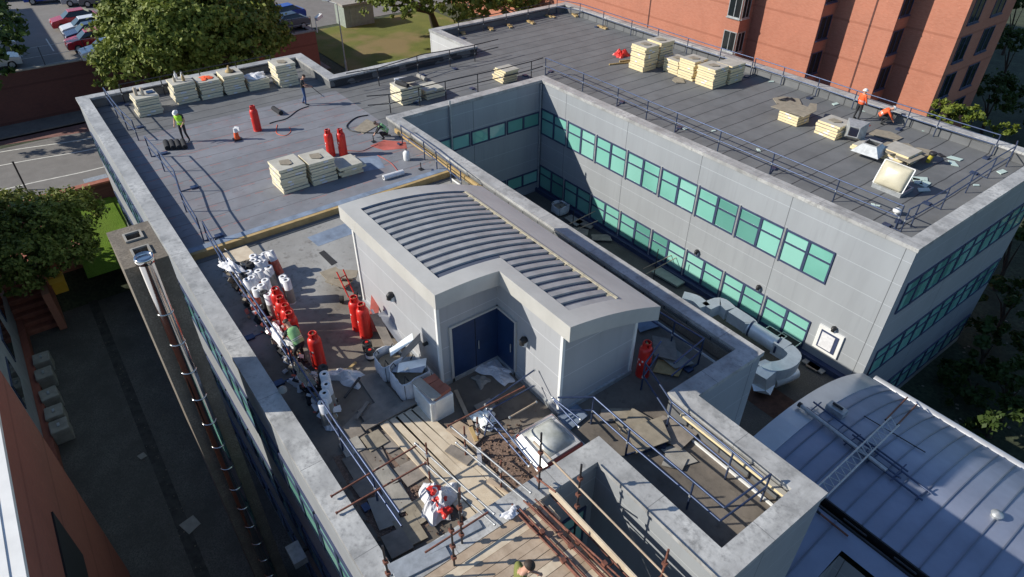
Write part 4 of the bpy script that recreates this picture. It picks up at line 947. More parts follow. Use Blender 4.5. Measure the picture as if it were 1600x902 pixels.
wds = ['leftmost of the back pair', 'second behind the cardboard', 'behind the leaning rolls', 'in the middle of the leaning group', 'close beside the leaning group', 'farthest, leaning out to the right', 'low one near the cardboard', 'by the rail in the middle', 'nearest the cardboard on the rail side', 'lying low by the rail', 'with reddish sleeve in the front middle', 'in front of the reddish one', 'right of three behind the cylinders', 'left of three behind the cylinders', 'nearest of the three behind the red cylinders', 'farther of the two separate tall ones', 'nearer of the two separate tall ones', 'reddish one tipped in the middle', 'behind the tipped reddish one', 'small one against the rail', 'dull one beside the rail', 'dull one in the gap of the crowd']
for i, (a, b) in enumerate(rp_):
    p = G(330 + a / 9.4, 370 + b / 9.4, .18); c = ['grey', 'red', 'grey', 'red', 'red', 'red', 'dark', 'grey', 'dark', 'grey', 'red', 'grey', 'grey', 'dark', 'grey', 'red', 'grey', 'red', 'grey', 'dark', 'dark', 'grey'][i]
    o = rolls[c] if first[c] else copy_tree(rolls[c]); first[c] = False
    lean = random.uniform(0, .12) if i not in (2, 3, 5, 17) else .3
    o.rotation_euler = Euler((lean * .5, -lean, random.uniform(0, 3)), 'XYZ'); o.rotation_euler = (0.35 * lean, -lean if i != 5 else -.38, 0)
    o.location = (p.x + math.sin(lean) * .8, p.y + .1 * lean, OLDZ + .003); o['label'] = 'white ended felt roll by the rail, ' + wds[i]
extra = [(650, 430), (590, 470), (500, 430), (520, 580), (640, 640), (700, 590), (850, 440), (600, 700), (660, 760), (900, 560), (500, 350), (840, 300)]
ewd = ['behind the tipped roll', 'left of the tipped roll', 'below the cardboard corner', 'low on the rail side', 'in front of the tipped roll', 'right of the tipped roll', 'leaning right of the middle', 'front left corner', 'front row left', 'beside the tall separate pair', 'touching the cardboard', 'behind the leaning middle roll']
for i, (a, b) in enumerate(extra):
    p = G(330 + a / 9.4, 370 + b / 9.4, .0 - .12 * (i % 2)); o = copy_tree(rolls[['red', 'grey', 'grey', 'red'][i % 4]]); lean = [.1, .35, .05, .5, .12, .2][i % 6]
    o.rotation_euler = (.4 * lean, -lean if i % 2 else lean * .5, 0); o.scale = (1, 1, .82); o.location = (p.x, p.y, OLDZ + .004); o['label'] = 'shorter felt roll packed in the crowd by the rail, ' + ewd[i]
for i, (a, b) in enumerate([(507, 586), (512, 602), (510, 613), (503, 627), (497, 575)]):
    p = G(a, b, .15); o = copy_tree(rolls['grey' if i != 4 else 'dark']); o.location = (p.x, p.y, OLDZ + .003); o.rotation_euler = (0, -.04 * i, i)
    o['label'] = 'felt roll standing by the near left rail, ' + ['first from the worker', 'second from the worker', 'third from the worker', 'nearest the rotten boards', 'dark one beside the worker'][i]; o['group'] = 'felt rolls by the near left rail'
def lie_roll(label, p, q, r, mat, end='plastic_white'):
    t = thing('lying_roll', label, 'roll', tuple(p)); MB().tube(p, q, r, 16).build('roll_wrap', M[mat], t)
    d = (Vector(q) - Vector(p)).normalized(); MB().tube(Vector(p) - d * .012, Vector(p) - d * .002, r * .4, 12).build('core_end', M['dark'], t); return t
lie_roll('long white roll lying on the blue grey deck beside its timber edge', G(599, 278, N + .11), G(630, 269, N + .11), .13, 'plastic_white')
lie_roll('dark felt roll lying on the deck in front of the man with the torch', G(427, 169, N + .12), G(439, 177, N + .12), .13, 'charcoal')
for i in range(4):
    p = G(262 + i * 9, 232 - i * 0.5, N + .12); lie_roll('dark felt roll lying at the feet of the far left worker, %s from the rail' % ['first', 'second', 'third', 'fourth'][i], p, p + Vector((-.9, .12, 0)), .13, 'charcoal')
lie_roll('felt roll on the board stack behind the courtyard rail, front one', (-33.9, 17.25, zm + .13), (-33.0, 17.5, zm + .13), .12, 'charcoal')
lie_roll('pale roll on the board stack behind the courtyard rail, left one', (-34.2, 17.3, zm + .13), (-34.0, 18.1, zm + .13), .12, 'plastic_white')
lie_roll('pale roll lying beyond the board stack at the middle rail foot', G(653, 118, N + .13), G(665, 124, N + .13), .13, 'concrete')
plate('dark_board', 'dark board on the rolls of the stack behind the courtyard rail', 'board', (-33.5, 17.9, zm + .27), [(-.4, -.5), (.4, -.4), (.4, .5), (-.4, .4)], .03, 'black')
plate('cardboard', 'buff cardboard sheet on the felt rolls next to the timber edge', 'cardboard', tuple(G(375, 402, .12)), [(-.6, -.45), (.35, -.42), (.4, .5), (-.55, .48)], .04, 'plank', .05)
crumple('torn_wrapping', 'torn red and white wrapping hanging over the rail by the felt rolls', 'wrapping', tuple(G(362, 418, .2)), .5, .2, .3, 'plastic_white', 21, rz=.3)
crumple('torn_wrapping', 'crumpled orange white wrapping over the rail beside the crouched worker', 'wrapping', tuple(G(437, 525, -.1)), .6, .18, .3, 'plastic_white', 22)
crumple('torn_wrapping', 'orange brown torn wrapping by the rail below the crouched worker', 'wrapping', tuple(G(474, 585, -.1)), .55, .15, .3, 'chip', 23)
crumple('white_rag', 'white and pink cloth thrown on the deck by the timber post', 'cloth', tuple(G(540, 590, OLDZ)), .55, .3, .3, 'plastic_white', 24, rz=.6)

# ============================================================ PEOPLE
def person(label, loc, rz, J, cols, helmet=None, vest=None, hair=True, prop=None, legs=True):
    """J: joint name -> local position; one skinned body, clothes as coloured regions, vest and headgear as children"""
    D = dict(pel=(0, 0, .95), spine=(0, 0, 1.15), chest=(0, 0, 1.36), neck=(0, 0, 1.5), head=(0, 0.02, 1.62), top=(0, .01, 1.72),
             hl=(-.1, 0, .9), kl=(-.12, .03, .5), al=(-.13, 0, .08), tl=(-.14, .2, .04), hr=(.1, 0, .9), kr=(.12, .03, .5), ar=(.13, 0, .08), tr=(.14, .2, .04),
             sl=(-.18, 0, 1.42), el=(-.25, -.02, 1.14), wl=(-.26, .08, .9), sr=(.18, 0, 1.42), er=(.25, -.02, 1.14), wr=(.26, .08, .9))
    D.update(J); D = {k: Vector(v) for k, v in D.items()}
    rad = dict(pel=.135, spine=.125, chest=.145, neck=.058, head=.092, top=.07, hl=.095, hr=.095, kl=.062, kr=.062, al=.042, ar=.042, tl=.035, tr=.035, sl=.07, sr=.07, el=.046, er=.046, wl=.028, wr=.028)
    edges = [('pel', 'spine'), ('spine', 'chest'), ('chest', 'neck'), ('neck', 'head'), ('head', 'top'), ('chest', 'sl'), ('sl', 'el'), ('el', 'wl'), ('chest', 'sr'), ('sr', 'er'), ('er', 'wr')]
    if legs: edges += [('pel', 'hl'), ('hl', 'kl'), ('kl', 'al'), ('al', 'tl'), ('pel', 'hr'), ('hr', 'kr'), ('kr', 'ar'), ('ar', 'tr')]
    names = ['pel'] + [k for k in D if k != 'pel' and (legs or k not in ('hl', 'kl', 'al', 'tl', 'hr', 'kr', 'ar', 'tr'))]
    for s in 'lr':   # hands: palm, four fingers, thumb
        w_ = D['w' + s]; d = (w_ - D['e' + s]).normalized(); sd = d.cross(Vector((0, 0, 1)));
        if sd.length < .1: sd = Vector((0, 1, 0))
        sd.normalize(); D['p' + s] = w_ + d * .07; rad['p' + s] = .034; names.append('p' + s); edges.append(('w' + s, 'p' + s))
        nrm_ = d.cross(sd)
        for k in range(4):
            a = D['p' + s] + d * .03 + sd * (-.03 + .02 * k); l_ = (.03, .038, .035, .026)[k]
            for j, (nm, dd) in enumerate((('a', d * l_), ('b', d * l_ * 1.7 + nrm_ * .02))):
                kk = 'f%s%d%s' % (s, k, nm); D[kk] = a + dd; rad[kk] = .0095 - .001 * j; names.append(kk)
            edges += [('p' + s, 'f%s%da' % (s, k)), ('f%s%da' % (s, k), 'f%s%db' % (s, k))]
        kk = 'th' + s; D[kk] = w_ + d * .06 + sd * .055 + nrm_ * .01; rad[kk] = .011; names.append(kk); edges.append(('p' + s, kk))
    me = bpy.data.meshes.new('tmp'); me.from_pydata([D[k] for k in names], [(names.index(a), names.index(b)) for a, b in edges], [])
    ob = bpy.data.objects.new('tmp', me); COL.objects.link(ob); ob.modifiers.new('skin', 'SKIN')
    for i, k in enumerate(names):
        sv = me.skin_vertices[0].data[i]; r_c = rad[k]; sv.radius = (r_c * (1.25 if k in ('pel', 'spine', 'chest') else 1), r_c * (.85 if k in ('pel', 'spine', 'chest') else 1)); sv.use_root = (i == 0)
    ss = ob.modifiers.new('sub', 'SUBSURF'); ss.levels = 2; ss.render_levels = 2
    bpy.context.view_layer.update()
    ev = ob.evaluated_get(bpy.context.evaluated_depsgraph_get()); bme = bpy.data.meshes.new_from_object(ev); bpy.data.objects.remove(ob)
    mats = [M['skin'], M[cols[0]], M[cols[1]], M['black']]; [bme.materials.append(m) for m in mats] if len(bme.materials) == 0 else None
    def reg(c):
        best = None; bd = 9
        for a, b in edges:
            pa, pb = D[a], D[b]; ab = pb - pa; t_ = max(0, min(1, (c - pa).dot(ab) / max(1e-9, ab.length_squared))); dd = (c - (pa + ab * t_)).length - (rad[a] * (1 - t_) + rad[b] * t_) * .5
            if dd < bd: bd = dd; best = (a, b, t_)
        a, b, t_ = best
        if a in ('neck', 'head') or b == 'head': return 0
        if b == 'neck' : return 1 if t_ < .6 else 0
        if a in ('wl', 'wr', 'pl', 'pr') or a[0] == 'f' or b[:2] in ('wl', 'wr') and (cols[2] == 'short' or t_ > .85): return 0
        if b in ('el', 'er') and cols[2] == 'short' and t_ > .55: return 0
        if b in ('tl', 'tr') or (b in ('al', 'ar') and t_ > .9): return 3
        if b in ('hl', 'hr', 'kl', 'kr', 'al', 'ar') or (a == 'pel' and t_ < .35): return 2
        return 1
    for p in bme.polygons: p.material_index = reg(p.center); p.use_smooth = True
    t = bpy.data.objects.new('person', bme); COL.objects.link(t); t.location = loc; t.rotation_euler = (0, 0, rz); tag(t, label, 'person')
    bpy.context.view_layer.update()
    hc = (D['head'] + D['top']) / 2; up = (D['top'] - D['neck']).normalized(); fwd = Vector((0, 1, 0)); fwd = (fwd - up * fwd.dot(up)).normalized(); rt = fwd.cross(up)
    MH = Matrix((rt, fwd, up)).transposed().to_4x4(); MH.translation = hc
    def ball(mb, c, r3, n_=14, cut=-2):
        vs = []; k = 8
        prof = [(math.cos(a_), math.sin(a_)) for a_ in [(-math.pi / 2) + math.pi * j / k for j in range(k + 1)] if math.sin(a_) >= cut]
        for r_c, z_ in prof:
            for i in range(n_):
                q = 2 * math.pi * i / n_; vs.append(MH @ Vector((c[0] + r3[0] * r_c * math.cos(q), c[1] + r3[1] * r_c * math.sin(q), c[2] + r3[2] * z_)))
        mb.add(vs, [(j * n_ + i, j * n_ + (i + 1) % n_, (j + 1) * n_ + (i + 1) % n_, (j + 1) * n_ + i) for j in range(len(prof) - 1) for i in range(n_)], 0, True); return mb
    f = MB(); ball(f, (0, .088, -.045), (.014, .025, .02), 8); ball(f, (.085, 0, -.04), (.015, .025, .035), 8); ball(f, (-.085, 0, -.04), (.015, .025, .035), 8); f.build('nose_and_ears', M['skin'], t, True)
    e_ = MB(); ball(e_, (.032, .084, -.015), (.012, .008, .007), 8); ball(e_, (-.032, .084, -.015), (.012, .008, .007), 8); ball(e_, (0, .082, -.085), (.025, .008, .006), 8); e_.build('eyes_and_mouth', M['dark'], t, True)
    if helmet:
        h = MB(); ball(h, (0, 0, .01), (.118, .135, .115), 18, -.1); h.lathe([(.115, 0), (.145, 0), (.145, .012), (.115, .012)], n=18, M=MH @ Matrix.Diagonal((1, 1.12, 1, 1)), closed=True); ball(h, (0, .12, .0), (.08, .06, .012), 12); h.build('helmet', M[helmet], t, True)
    elif hair:
        h = MB(); ball(h, (0, -.018, .018), (.1, .108, .1), 18, -.25); h.build('hair', M['hair'], t, True)
    if vest:
        v = MB(); pe, sp, che, nk = D['pel'] * .45 + D['spine'] * .55, D['spine'], D['chest'], D['neck'] * .7 + D['chest'] * .3
        sx = (D['sr'] - D['sl']).normalized(); rings = []
        for c, a_, b_ in ((pe - (sp - pe).normalized() * .1, .19, .14), (pe, .185, .135), (sp, .18, .135), (che, .205, .145), (che * .35 + nk * .65, .19, .13), (nk + (nk - che).normalized() * .02, .1, .085)):
            ax = (nk - pe).normalized(); y_ = ax.cross(sx).normalized()
            rings.append([c + sx * (a_ * math.cos(2 * math.pi * i / 16)) + y_ * (b_ * math.sin(2 * math.pi * i / 16)) for i in range(16)])
        vs = [q for r_g in rings for q in r_g]; v.add(vs, [(j * 16 + i, j * 16 + (i + 1) % 16, (j + 1) * 16 + (i + 1) % 16, (j + 1) * 16 + i) for j in range(5) for i in range(16)], 0, True)
        vo = v.build('vest', M[vest], t, True)
        b2 = MB()
        for c0 in (.35, .8):
            c = rings[1][0] * 0; rr = []
            for dz_ in (-.025, .025):
                f_ = c0 + dz_ * 3
                j = 1 + int(f_ * 1.2); j = min(j, 3); tt = min(1, max(0, f_ * 1.2 - (j - 1)))
                rr.append([(rings[j][i].lerp(rings[j + 1][i], tt) - che) * 1.0 + che + (rings[j][i] - (rings[j][0] + rings[j][8]) / 2).normalized() * .008 for i in range(16)])
            b2.add(rr[0] + rr[1], [(i, (i + 1) % 16, 16 + (i + 1) % 16, 16 + i) for i in range(16)], 0, True)
        b2.build('reflective_band', M['silver'], t, True)
    if prop: prop(t, D)
    return t
faceU = lambda dx, dy: math.atan2(dy, dx) - math.pi / 2
def lance(t, D):
    MB().path([D['wr'] + Vector((0, -.2, .1)), D['wr'] + Vector((0, .1, -.05)), D['wr'] + Vector((0, .55, -.55))], .018, 6).build('torch_lance', M['black'], t, True)
    MB().path([D['wr'] + Vector((0, .55, -.55)), D['wr'] + Vector((0, .68, -.66))], .04, 8).build('torch_head', M['galv'], t, True)
person('person in bright yellow vest and white helmet looking down by the far left stack', tuple(G(291, 221, N)), faceU(1, -.9), dict(chest=(0, .06, 1.35), neck=(0, .1, 1.48), head=(0, .17, 1.57), top=(0, .2, 1.66), kl=(-.13, .06, .5), al=(-.18, -.05, .08), tl=(-.2, .14, .04), wl=(-.2, .22, 1.0), wr=(.2, .24, 1.0), el=(-.26, .05, 1.13), er=(.26, .05, 1.13)), ('charcoal', 'charcoal', 'short'), helmet='white', vest='yellow')
person('person in dark shirt and blue jeans holding a roofing torch', tuple(G(478, 164, N)), faceU(.3, 1), dict(chest=(0, .05, 1.35), neck=(0, .08, 1.48), head=(0, .15, 1.58), top=(0, .18, 1.67), al=(-.16, -.15, .08), tl=(-.16, .05, .04), wr=(.16, .42, 1.05), er=(.25, .15, 1.12), wl=(-.02, .4, 1.08), el=(-.22, .15, 1.12)), ('charcoal', 'jeans', 'short'), prop=lance)
person('person in green vest crouching over the red primed patch by the courtyard corner', tuple(G(602, 216, N)), faceU(-.6, -1), dict(pel=(0, -.15, .35), spine=(0, -.05, .52), chest=(0, .15, .68), neck=(0, .27, .76), head=(0, .37, .8), top=(0, .45, .86), hl=(-.12, -.12, .33), kl=(-.2, .25, .42), al=(-.17, .02, .07), tl=(-.17, .2, .04), hr=(.12, -.12, .33), kr=(.2, .2, .1), ar=(.17, -.2, .08), tr=(.17, -.3, .06), sl=(-.18, .17, .72), el=(-.26, .35, .5), wl=(-.15, .5, .3), sr=(.18, .17, .72), er=(.26, .35, .48), wr=(.15, .52, .22)), ('charcoal', 'charcoal', 'long'), vest='green_vest')
person('person standing in orange hi-vis and white helmet with back turned', tuple(G(1337, 188, N)), faceU(.4, 1), dict(al=(-.2, -.02, .08), tl=(-.22, .18, .04), kl=(-.16, .02, .5), er=(.27, .05, 1.14), wr=(.2, .2, .98)), ('orange', 'charcoal', 'long'), helmet='white', vest='orange')
person('person in orange hi-vis and white helmet crouching beside the standing worker', tuple(G(1376, 193, N)), faceU(.9, .6), dict(pel=(0, -.2, .42), spine=(0, -.08, .6), chest=(0, .12, .76), neck=(0, .24, .84), head=(0, .35, .88), top=(0, .42, .95), hl=(-.12, -.17, .4), kl=(-.2, .25, .46), al=(-.18, .02, .07), tl=(-.18, .2, .04), hr=(.12, -.17, .4), kr=(.2, .25, .4), ar=(.18, -.05, .07), tr=(.18, .13, .04), sl=(-.18, .14, .8), el=(-.26, .32, .56), wl=(-.15, .5, .36), sr=(.18, .14, .8), er=(.26, .32, .55), wr=(.15, .5, .3)), ('orange', 'charcoal', 'long'), helmet='white', vest='orange')
person('person with bare head and green vest bending beside the near red cylinder', (-16.55, 4.0, OLDZ), faceU(-1, -.2), dict(pel=(0, -.2, .9), spine=(0, -.1, 1.08), chest=(0, .08, 1.25), neck=(0, .2, 1.36), head=(0, .3, 1.43), top=(0, .36, 1.51), hl=(-.1, -.2, .87), hr=(.1, -.2, .87), sl=(-.18, .12, 1.3), sr=(.18, .12, 1.3), el=(-.28, .2, 1.05), er=(.28, .2, 1.05), wl=(-.18, .4, .9), wr=(.18, .42, .92)), ('charcoal', 'charcoal', 'short'), vest='green_vest')
def phone(t, D): MB().box(-.035, .035, -.006, .006, -.07, .07, 0, Matrix.Translation(D['wr'] + Vector((0, .13, .03)))).build('phone', M['black'], t, True)
person('person in olive shirt with short dark hair seen from above on the scaffold boards', (lambda q: (q.x - .09, q.y - .17, 1.25))(G(829, 884, 2.95)), faceU(.55, 1), dict(chest=(0, .04, 1.36), neck=(0, .07, 1.49), head=(0, .15, 1.58), top=(0, .18, 1.67), er=(.27, .12, 1.15), wr=(.12, .38, 1.2), el=(-.26, .08, 1.14), wl=(-.2, .3, 1.05)), ('olive', 'charcoal', 'short'), prop=phone).scale = (1.06, 1.06, 1.04)

for mt_, nm_, n__, sd_ in (('plastic_white', 'debris', 130, 1), ('charcoal', 'debris', 160, 2), ('print_red', 'debris', 60, 3), ('chip', 'debris', 120, 4)):
    rr_ = random.Random(sd_); db = MB()
    for k in range(n__):
        f_ = rr_.random(); px = 352 + (520 - 352) * f_ + rr_.gauss(0, 7); py = 405 + (650 - 405) * f_ + rr_.gauss(0, 9)
        p = G(px, py, OLDZ + rr_.uniform(.02, .3)); s_ = rr_.uniform(.03, .14)
        if p.y < 2.95: continue
        db.obox(tuple(p), (s_ * 2.2, s_ * 1.3, s_ * rr_.uniform(.2, .9)), (rr_.random(), rr_.random(), rr_.random() * 3))
    tag(db.build(nm_, M[mt_]), kind='stuff')
for i, (px, py, m_) in enumerate([(385, 452, 'charcoal'), (398, 478, 'black'), (412, 500, 'charcoal'), (395, 462, 'white_bag'), (424, 512, 'charcoal'), (462, 568, 'black'), (470, 600, 'white_bag'), (490, 618, 'charcoal')]):
    crumple('tool_bag', '%s bag slumped under the left rail, %s' % ({'charcoal': 'dark cloth', 'black': 'black plastic', 'white_bag': 'off white'}[m_], ['beside the felt rolls', 'behind the first red cylinder', 'behind the second red cylinder', 'among the last felt rolls', 'behind the last red cylinder of the row', 'at the feet of the bending worker', 'below the orange brown wrapping', 'beside the near felt rolls'][i]), 'bag', tuple(G(px, py, OLDZ + .01)), .3, .24, .42, m_, 70 + i, 'bags under the left guard rail', n_=9)
M['galv_dull'] = simple('dull_galvanised_tube', (.30, .31, .32), .5, .4, .25, 8)
# ============================================================ NEAR ROOF CLUTTER
def gd(px, py, h=0.0): return G(px, py, OLDZ + h)
def board(label, p, q, wd, th, mat='plank_old', cat='board', name='scaffold_board', group=None, roll=0):
    o = MB().bar(p, q, wd, th, 0, roll).build(name, M[mat], None, False, .004); return tag(o, label, cat, group)
# grey deck sheets (flat) by the timber posts
def quadplate(label, pts, z, th, mat, name='deck_sheet', cat='sheet', group=None):
    ps = [G(x, y, z) for x, y in pts]; o = MB().prism([(p.x, p.y) for p in ps], z - th, z).build(name, M[mat], None, False, .004); return tag(o, label, cat, group)
quadplate('large grey deck sheet lying beside the white bulk bags', [(559, 590), (588, 581), (634, 634), (601, 652)], OLDZ + .05, .04, 'plank_grey')
quadplate('second grey deck sheet below the large one, meeting the grey plank', [(558, 641), (604, 622), (633, 643), (640, 650), (573, 664)], OLDZ + .055, .04, 'plank_grey')
quadplate('dark grey deck sheet nearest the left rail', [(535, 668), (557, 645), (571, 676), (548, 690)], OLDZ + .03, .03, 'plank_grey')
board('wide grey plank laid across the ends of the pale scaffold boards', gd(568, 668, .14), gd(651, 624, .14), .3, .05, 'plank_grey')
for i, (a, b, m) in enumerate([((600, 660), (738, 808), 'plank'), ((613, 654), (754, 802), 'plank'), ((624, 649), (770, 795), 'plank'), ((636, 643), (790, 790), 'plank'), ((648, 638), (812, 784), 'plank')]):
    board('long %s scaffold board in the walkway, %s' % (['tan', 'pale', 'greyish', 'pale', 'sunlit'][i], ['leftmost of five', 'second from the left', 'middle of five', 'second from the right', 'outermost right'][i]), gd(*a, .07), gd(*b, .07 + .72 * 0), .3, .05, m, group='boards of the walkway over the old deck')
rnd = random.Random(4)
slabs = [(612, 690), (585, 715), (600, 745), (560, 730), (640, 740), (570, 760), (620, 780), (655, 800), (600, 800), (640, 830), (620, 850), (585, 690), (550, 700)]
for i, (x, y) in enumerate(slabs):
    p = gd(x, y, .004); s_ = rnd.uniform(.3, .55)
    plate('paving_slab', 'grey brown slab on the rotten roof, ' + ['under the first tall rail shadow', 'left of the walkway middle', 'centre of the torn area', 'beside the left rail post', 'next to the leftmost walkway board', 'left below the rail post', 'under the rusty tube', 'left of the striped sack', 'between rail and parapet', 'near the end parapet', 'closest to the grey planks', 'behind the dark sheet edge', 'against the left rail foot'][i], 'slab', tuple(p + Vector((0, 0, .0035 * i))), [(-s_, -.25), (s_ * .9, -.3), (s_, .28), (-s_ * .8, .3)], .035, rnd.choice(['plank_grey', 'concrete', 'chip']), rnd.uniform(-.15, .15), group='loose slabs on the rotten roof')
struct_g = tag(MB().prism([(p.x, p.y) for p in [gd(740, 690), gd(800, 672), gd(850, 745), gd(815, 775), gd(775, 755)]], OLDZ + .002, OLDZ + .012).build('gravel', M['gravel']), kind='stuff')
tag(MB().prism([(p.x, p.y) for p in [gd(520, 715), gd(590, 690), gd(690, 800), gd(660, 830), gd(615, 875), gd(560, 790)]], OLDZ + .0015, OLDZ + .003).build('dirt', M['gravel']), kind='stuff')
rub = MB()
for k in range(900):
    if k % 2: x, y = rnd.gauss(800, 45), rnd.gauss(715, 32)
    else: x, y = rnd.gauss(640, 45), rnd.gauss(790, 40)
    p = gd(x, y, .02)
    if not (-12.6 < p.x < -8.2 and 2.95 < p.y < 9.0): continue
    s_ = rnd.uniform(.012, .05); s_ *= .65; rub.obox(tuple(p + Vector((0, 0, s_ * .4))), (s_ * 2, s_ * 1.4, s_), (rnd.random(), rnd.random(), rnd.random() * 3), 0)
tag(rub.build('rubble', M['gravel']), kind='stuff')
# bulk bags
def bulk_bag(label, c, s_, h, fill):
    t = thing('bulk_bag', label, 'bulk bag', c); n_ = 28; vs = []; prof = [(.82, 0), (.98, .08), (1.06, .35), (1.05, .65), (1.0, .88), (1.03, 1.0), (.97, 1.0), (.94, .8)]
    for k, (r_c, z_) in enumerate(prof):
        for i in range(n_):
            q = 2 * math.pi * i / n_; e = 1 / (abs(math.cos(q)) ** 5 + abs(math.sin(q)) ** 5) ** .2
            w_ = 1 + .04 * math.sin(5 * q + k) + .03 * math.sin(11 * q)
            zz_ = z_ * h * (1 + (.10 * math.sin(2 * q + 1) if z_ > .8 else 0)); vs.append((s_ * e * r_c * w_ * math.cos(q), s_ * e * r_c * w_ * math.sin(q), zz_))
    m = MB().add(vs, [(j * n_ + i, j * n_ + (i + 1) % n_, (j + 1) * n_ + (i + 1) % n_, (j + 1) * n_ + i) for j in range(len(prof) - 1) for i in range(n_)], 0, True); m.build('sack_body', M['white_bag'], t, True)
    MB().lathe([(.01, h * .72), (s_ * .95, h * .66)], n=20).build('fill', M['chip'], t, True)
    for k in range(4):
        a = math.pi / 4 + k * math.pi / 2; x, y = s_ * 1.2 * math.cos(a), s_ * 1.2 * math.sin(a)
        MB().path([(x * .98, y * .98, h * .1), (x * 1.02, y * 1.02, h * .6), (x * .98, y * .98, h * 1.0), (x * .8, y * .8, h * 1.2), (x * .9, y * .6, h * .95)], .022, 6, 0, .4).build('lifting_strap', M['black'], t, True)
    return t
bulk_bag('white bulk bag full of metal offcuts beside the brick topped cabinet', (-13.35, 6.25, OLDZ), .5, .85, 1)
bulk_bag('smaller slumped white bulk bag behind the full one by the plant room wall', (-14.35, 6.1, OLDZ), .4, .75, 1)
for i, (p, q, wd, m) in enumerate([((-13.6, 6.0, .05), (-13.1, 6.7, .25), .4, 'duct'), ((-13.6, 6.5, -.1), (-13.1, 5.95, .35), .08, 'white'), ((-13.7, 5.9, .0), (-12.9, 6.5, .25), .3, 'membrane'), ((-14.0, 6.3, .0), (-13.7, 6.9, .75), .35, 'plank_grey'), ((-14.5, 6.2, -.1), (-14.2, 6.9, .4), .35, 'duct')]):
    board('bent %s offcut sticking out of the bulk bags, %s' % (['metal', 'white strip', 'blue grey', 'dark board', 'metal'][i], ['front one', 'thin diagonal one', 'lying over the rim', 'standing at the back', 'leaning on the wall side'][i]), Vector(p), Vector(q), wd, .02, m, 'offcut', 'metal_offcut')
for i, (px, py, px2, py2, m, wd) in enumerate([(584, 505, 612, 548, 'white', .08), (588, 512, 618, 560, 'plank_grey', .3), (602, 508, 632, 535, 'flashing', .45), (591, 480, 583, 520, 'red_primer', .3)]):
    p = gd(px, py, .1); q = gd(px2, py2, .1); p.z = -.1 if i < 3 else 0; q.z = OLDZ + .15
    board('%s panel leaning by the plant room wall, %s' % (['narrow white', 'dark', 'pale metal', 'dull red'][i], ['closest to the cylinders', 'behind the narrow white one', 'nearest the bulk bags', 'right behind the cylinder pair'][i]), p, q, wd, .03, m, 'panel', 'leaning_panel')
# buckets
for i, (px, py) in enumerate([(575, 548), (580, 560)]):
    p = gd(px, py); t = thing('bitumen_tin', 'black tin with pink lid mark by the leaning panels, %s' % ['farther one', 'nearer one with pale label'][i], 'tin', tuple(p))
    MB().lathe([(.15, 0), (.16, .36), (.14, .37), (.13, .33)], n=18).build('tin_body', M['black'], t, True); MB().lathe([(.163, .1), (.165, .22)], n=18).build('label_band', M['plastic_white' if i else 'charcoal'], t, True); MB().lathe([(.05, .372), (.05, .39)], n=10).build('lid_mark', M['red'], t, True)
# cabinet with bricks on top
t = thing('metal_cabinet', 'grey metal cabinet standing beside the white bulk bags, topped with red bricks', 'cabinet', tuple(gd(672, 655)))
a = gd(678, 662); MB().box(a.x - 1.0, a.x, a.y - .05, a.y + .72, OLDZ, OLDZ + .82).build('cabinet_body', M['duct'], t, False, .02)
MB().box(a.x + .004, a.x + .02, a.y + .02, a.y + .12, OLDZ + .02, OLDZ + .8).build('corner_strip', M['white'], t)
zc = OLDZ + .83
for i, (dx, dy, m) in enumerate([(-.75, .2, 'paving_red'), (-.45, .2, 'paving_red'), (-.2, .25, 'paving_red')]):
    o = MB().obox((a.x + dx, a.y + dy + .15, zc + .07), (.28, .6, .13), (0, 0, .06 * i)).build('brick_slab', M[m], None, False, .01); tag(o, 'red clay slab on the grey cabinet, %s' % ['farthest from the boards', 'middle one', 'nearest the boards'][i], 'slab', 'red slabs on the cabinet')
o = MB().obox((a.x - .45, a.y + .1, zc + .17), (1.0, .3, .05), (0, 0, .12)).build('coping_slab', M['concrete'], None, False, .01); tag(o, 'pale slab lying on the red slabs of the cabinet', 'slab')
# cart with boards and red frame
t = thing('hand_cart', 'red framed hand cart loaded with brown boards near the plant room wall', 'cart', tuple(gd(535, 448)))
for k, (a_, b_) in enumerate([((526, 425), (545, 465)), ((536, 421), (553, 458))]):
    p = gd(*a_, .9); q = gd(*b_, .15); MB().tube(p, q, .025, 8).build('frame_tube', M['red'], t)
for f_ in (.25, .6): p = gd(526, 425, .9).lerp(gd(545, 465, .15), f_); q = gd(536, 421, .9).lerp(gd(553, 458, .15), f_); MB().tube(p, q, .02, 6).build('cross_tube', M['red'], t)
for px, py in ((534, 468), (556, 462)):
    p = gd(px, py, .15); MB().tube(p + Vector((-.03, -.05, 0)), p + Vector((.03, .05, 0)), .14, 14).build('wheel', M['tyre'], t)
for i, (px, py, s_) in enumerate([(522, 432, .5), (532, 440, .45), (543, 430, .4)]):
    plate('brown_board', 'brown board on the red hand cart, %s' % ['lowest', 'middle', 'top'][i], 'board', tuple(gd(px, py, .15 + .18 * i)), [(-s_, -s_ * .7), (s_, -s_ * .6), (s_ * .8, s_ * .7), (-s_, s_ * .6)], .05, 'chip', .4 * i, group='brown boards on the hand cart')
quadplate('dark worn grille plate set in the pale deck before the plant room', [(498, 395), (506, 391), (527, 410), (518, 415)], OLDZ + .012, .01, 'charcoal', 'floor_grille', 'grille')
quadplate('blue grey repair patch on the pale deck by the plant room corner', [(480, 371), (542, 348), (560, 362), (497, 385)], OLDZ + .006, .005, 'membrane', 'repair_patch', 'patch')
quadplate('red primed patch on the deck before the crouching worker', [(578, 228), (600, 219), (634, 222), (636, 232), (600, 235)], NEWZ + .006, .004, 'red_primer', 'primer_patch', 'patch')
quadplate('blue grey membrane strip on the deck behind the white roll', [(545, 250), (590, 243), (602, 262), (560, 270)], NEWZ + .005, .004, 'membrane', 'membrane_patch', 'patch')
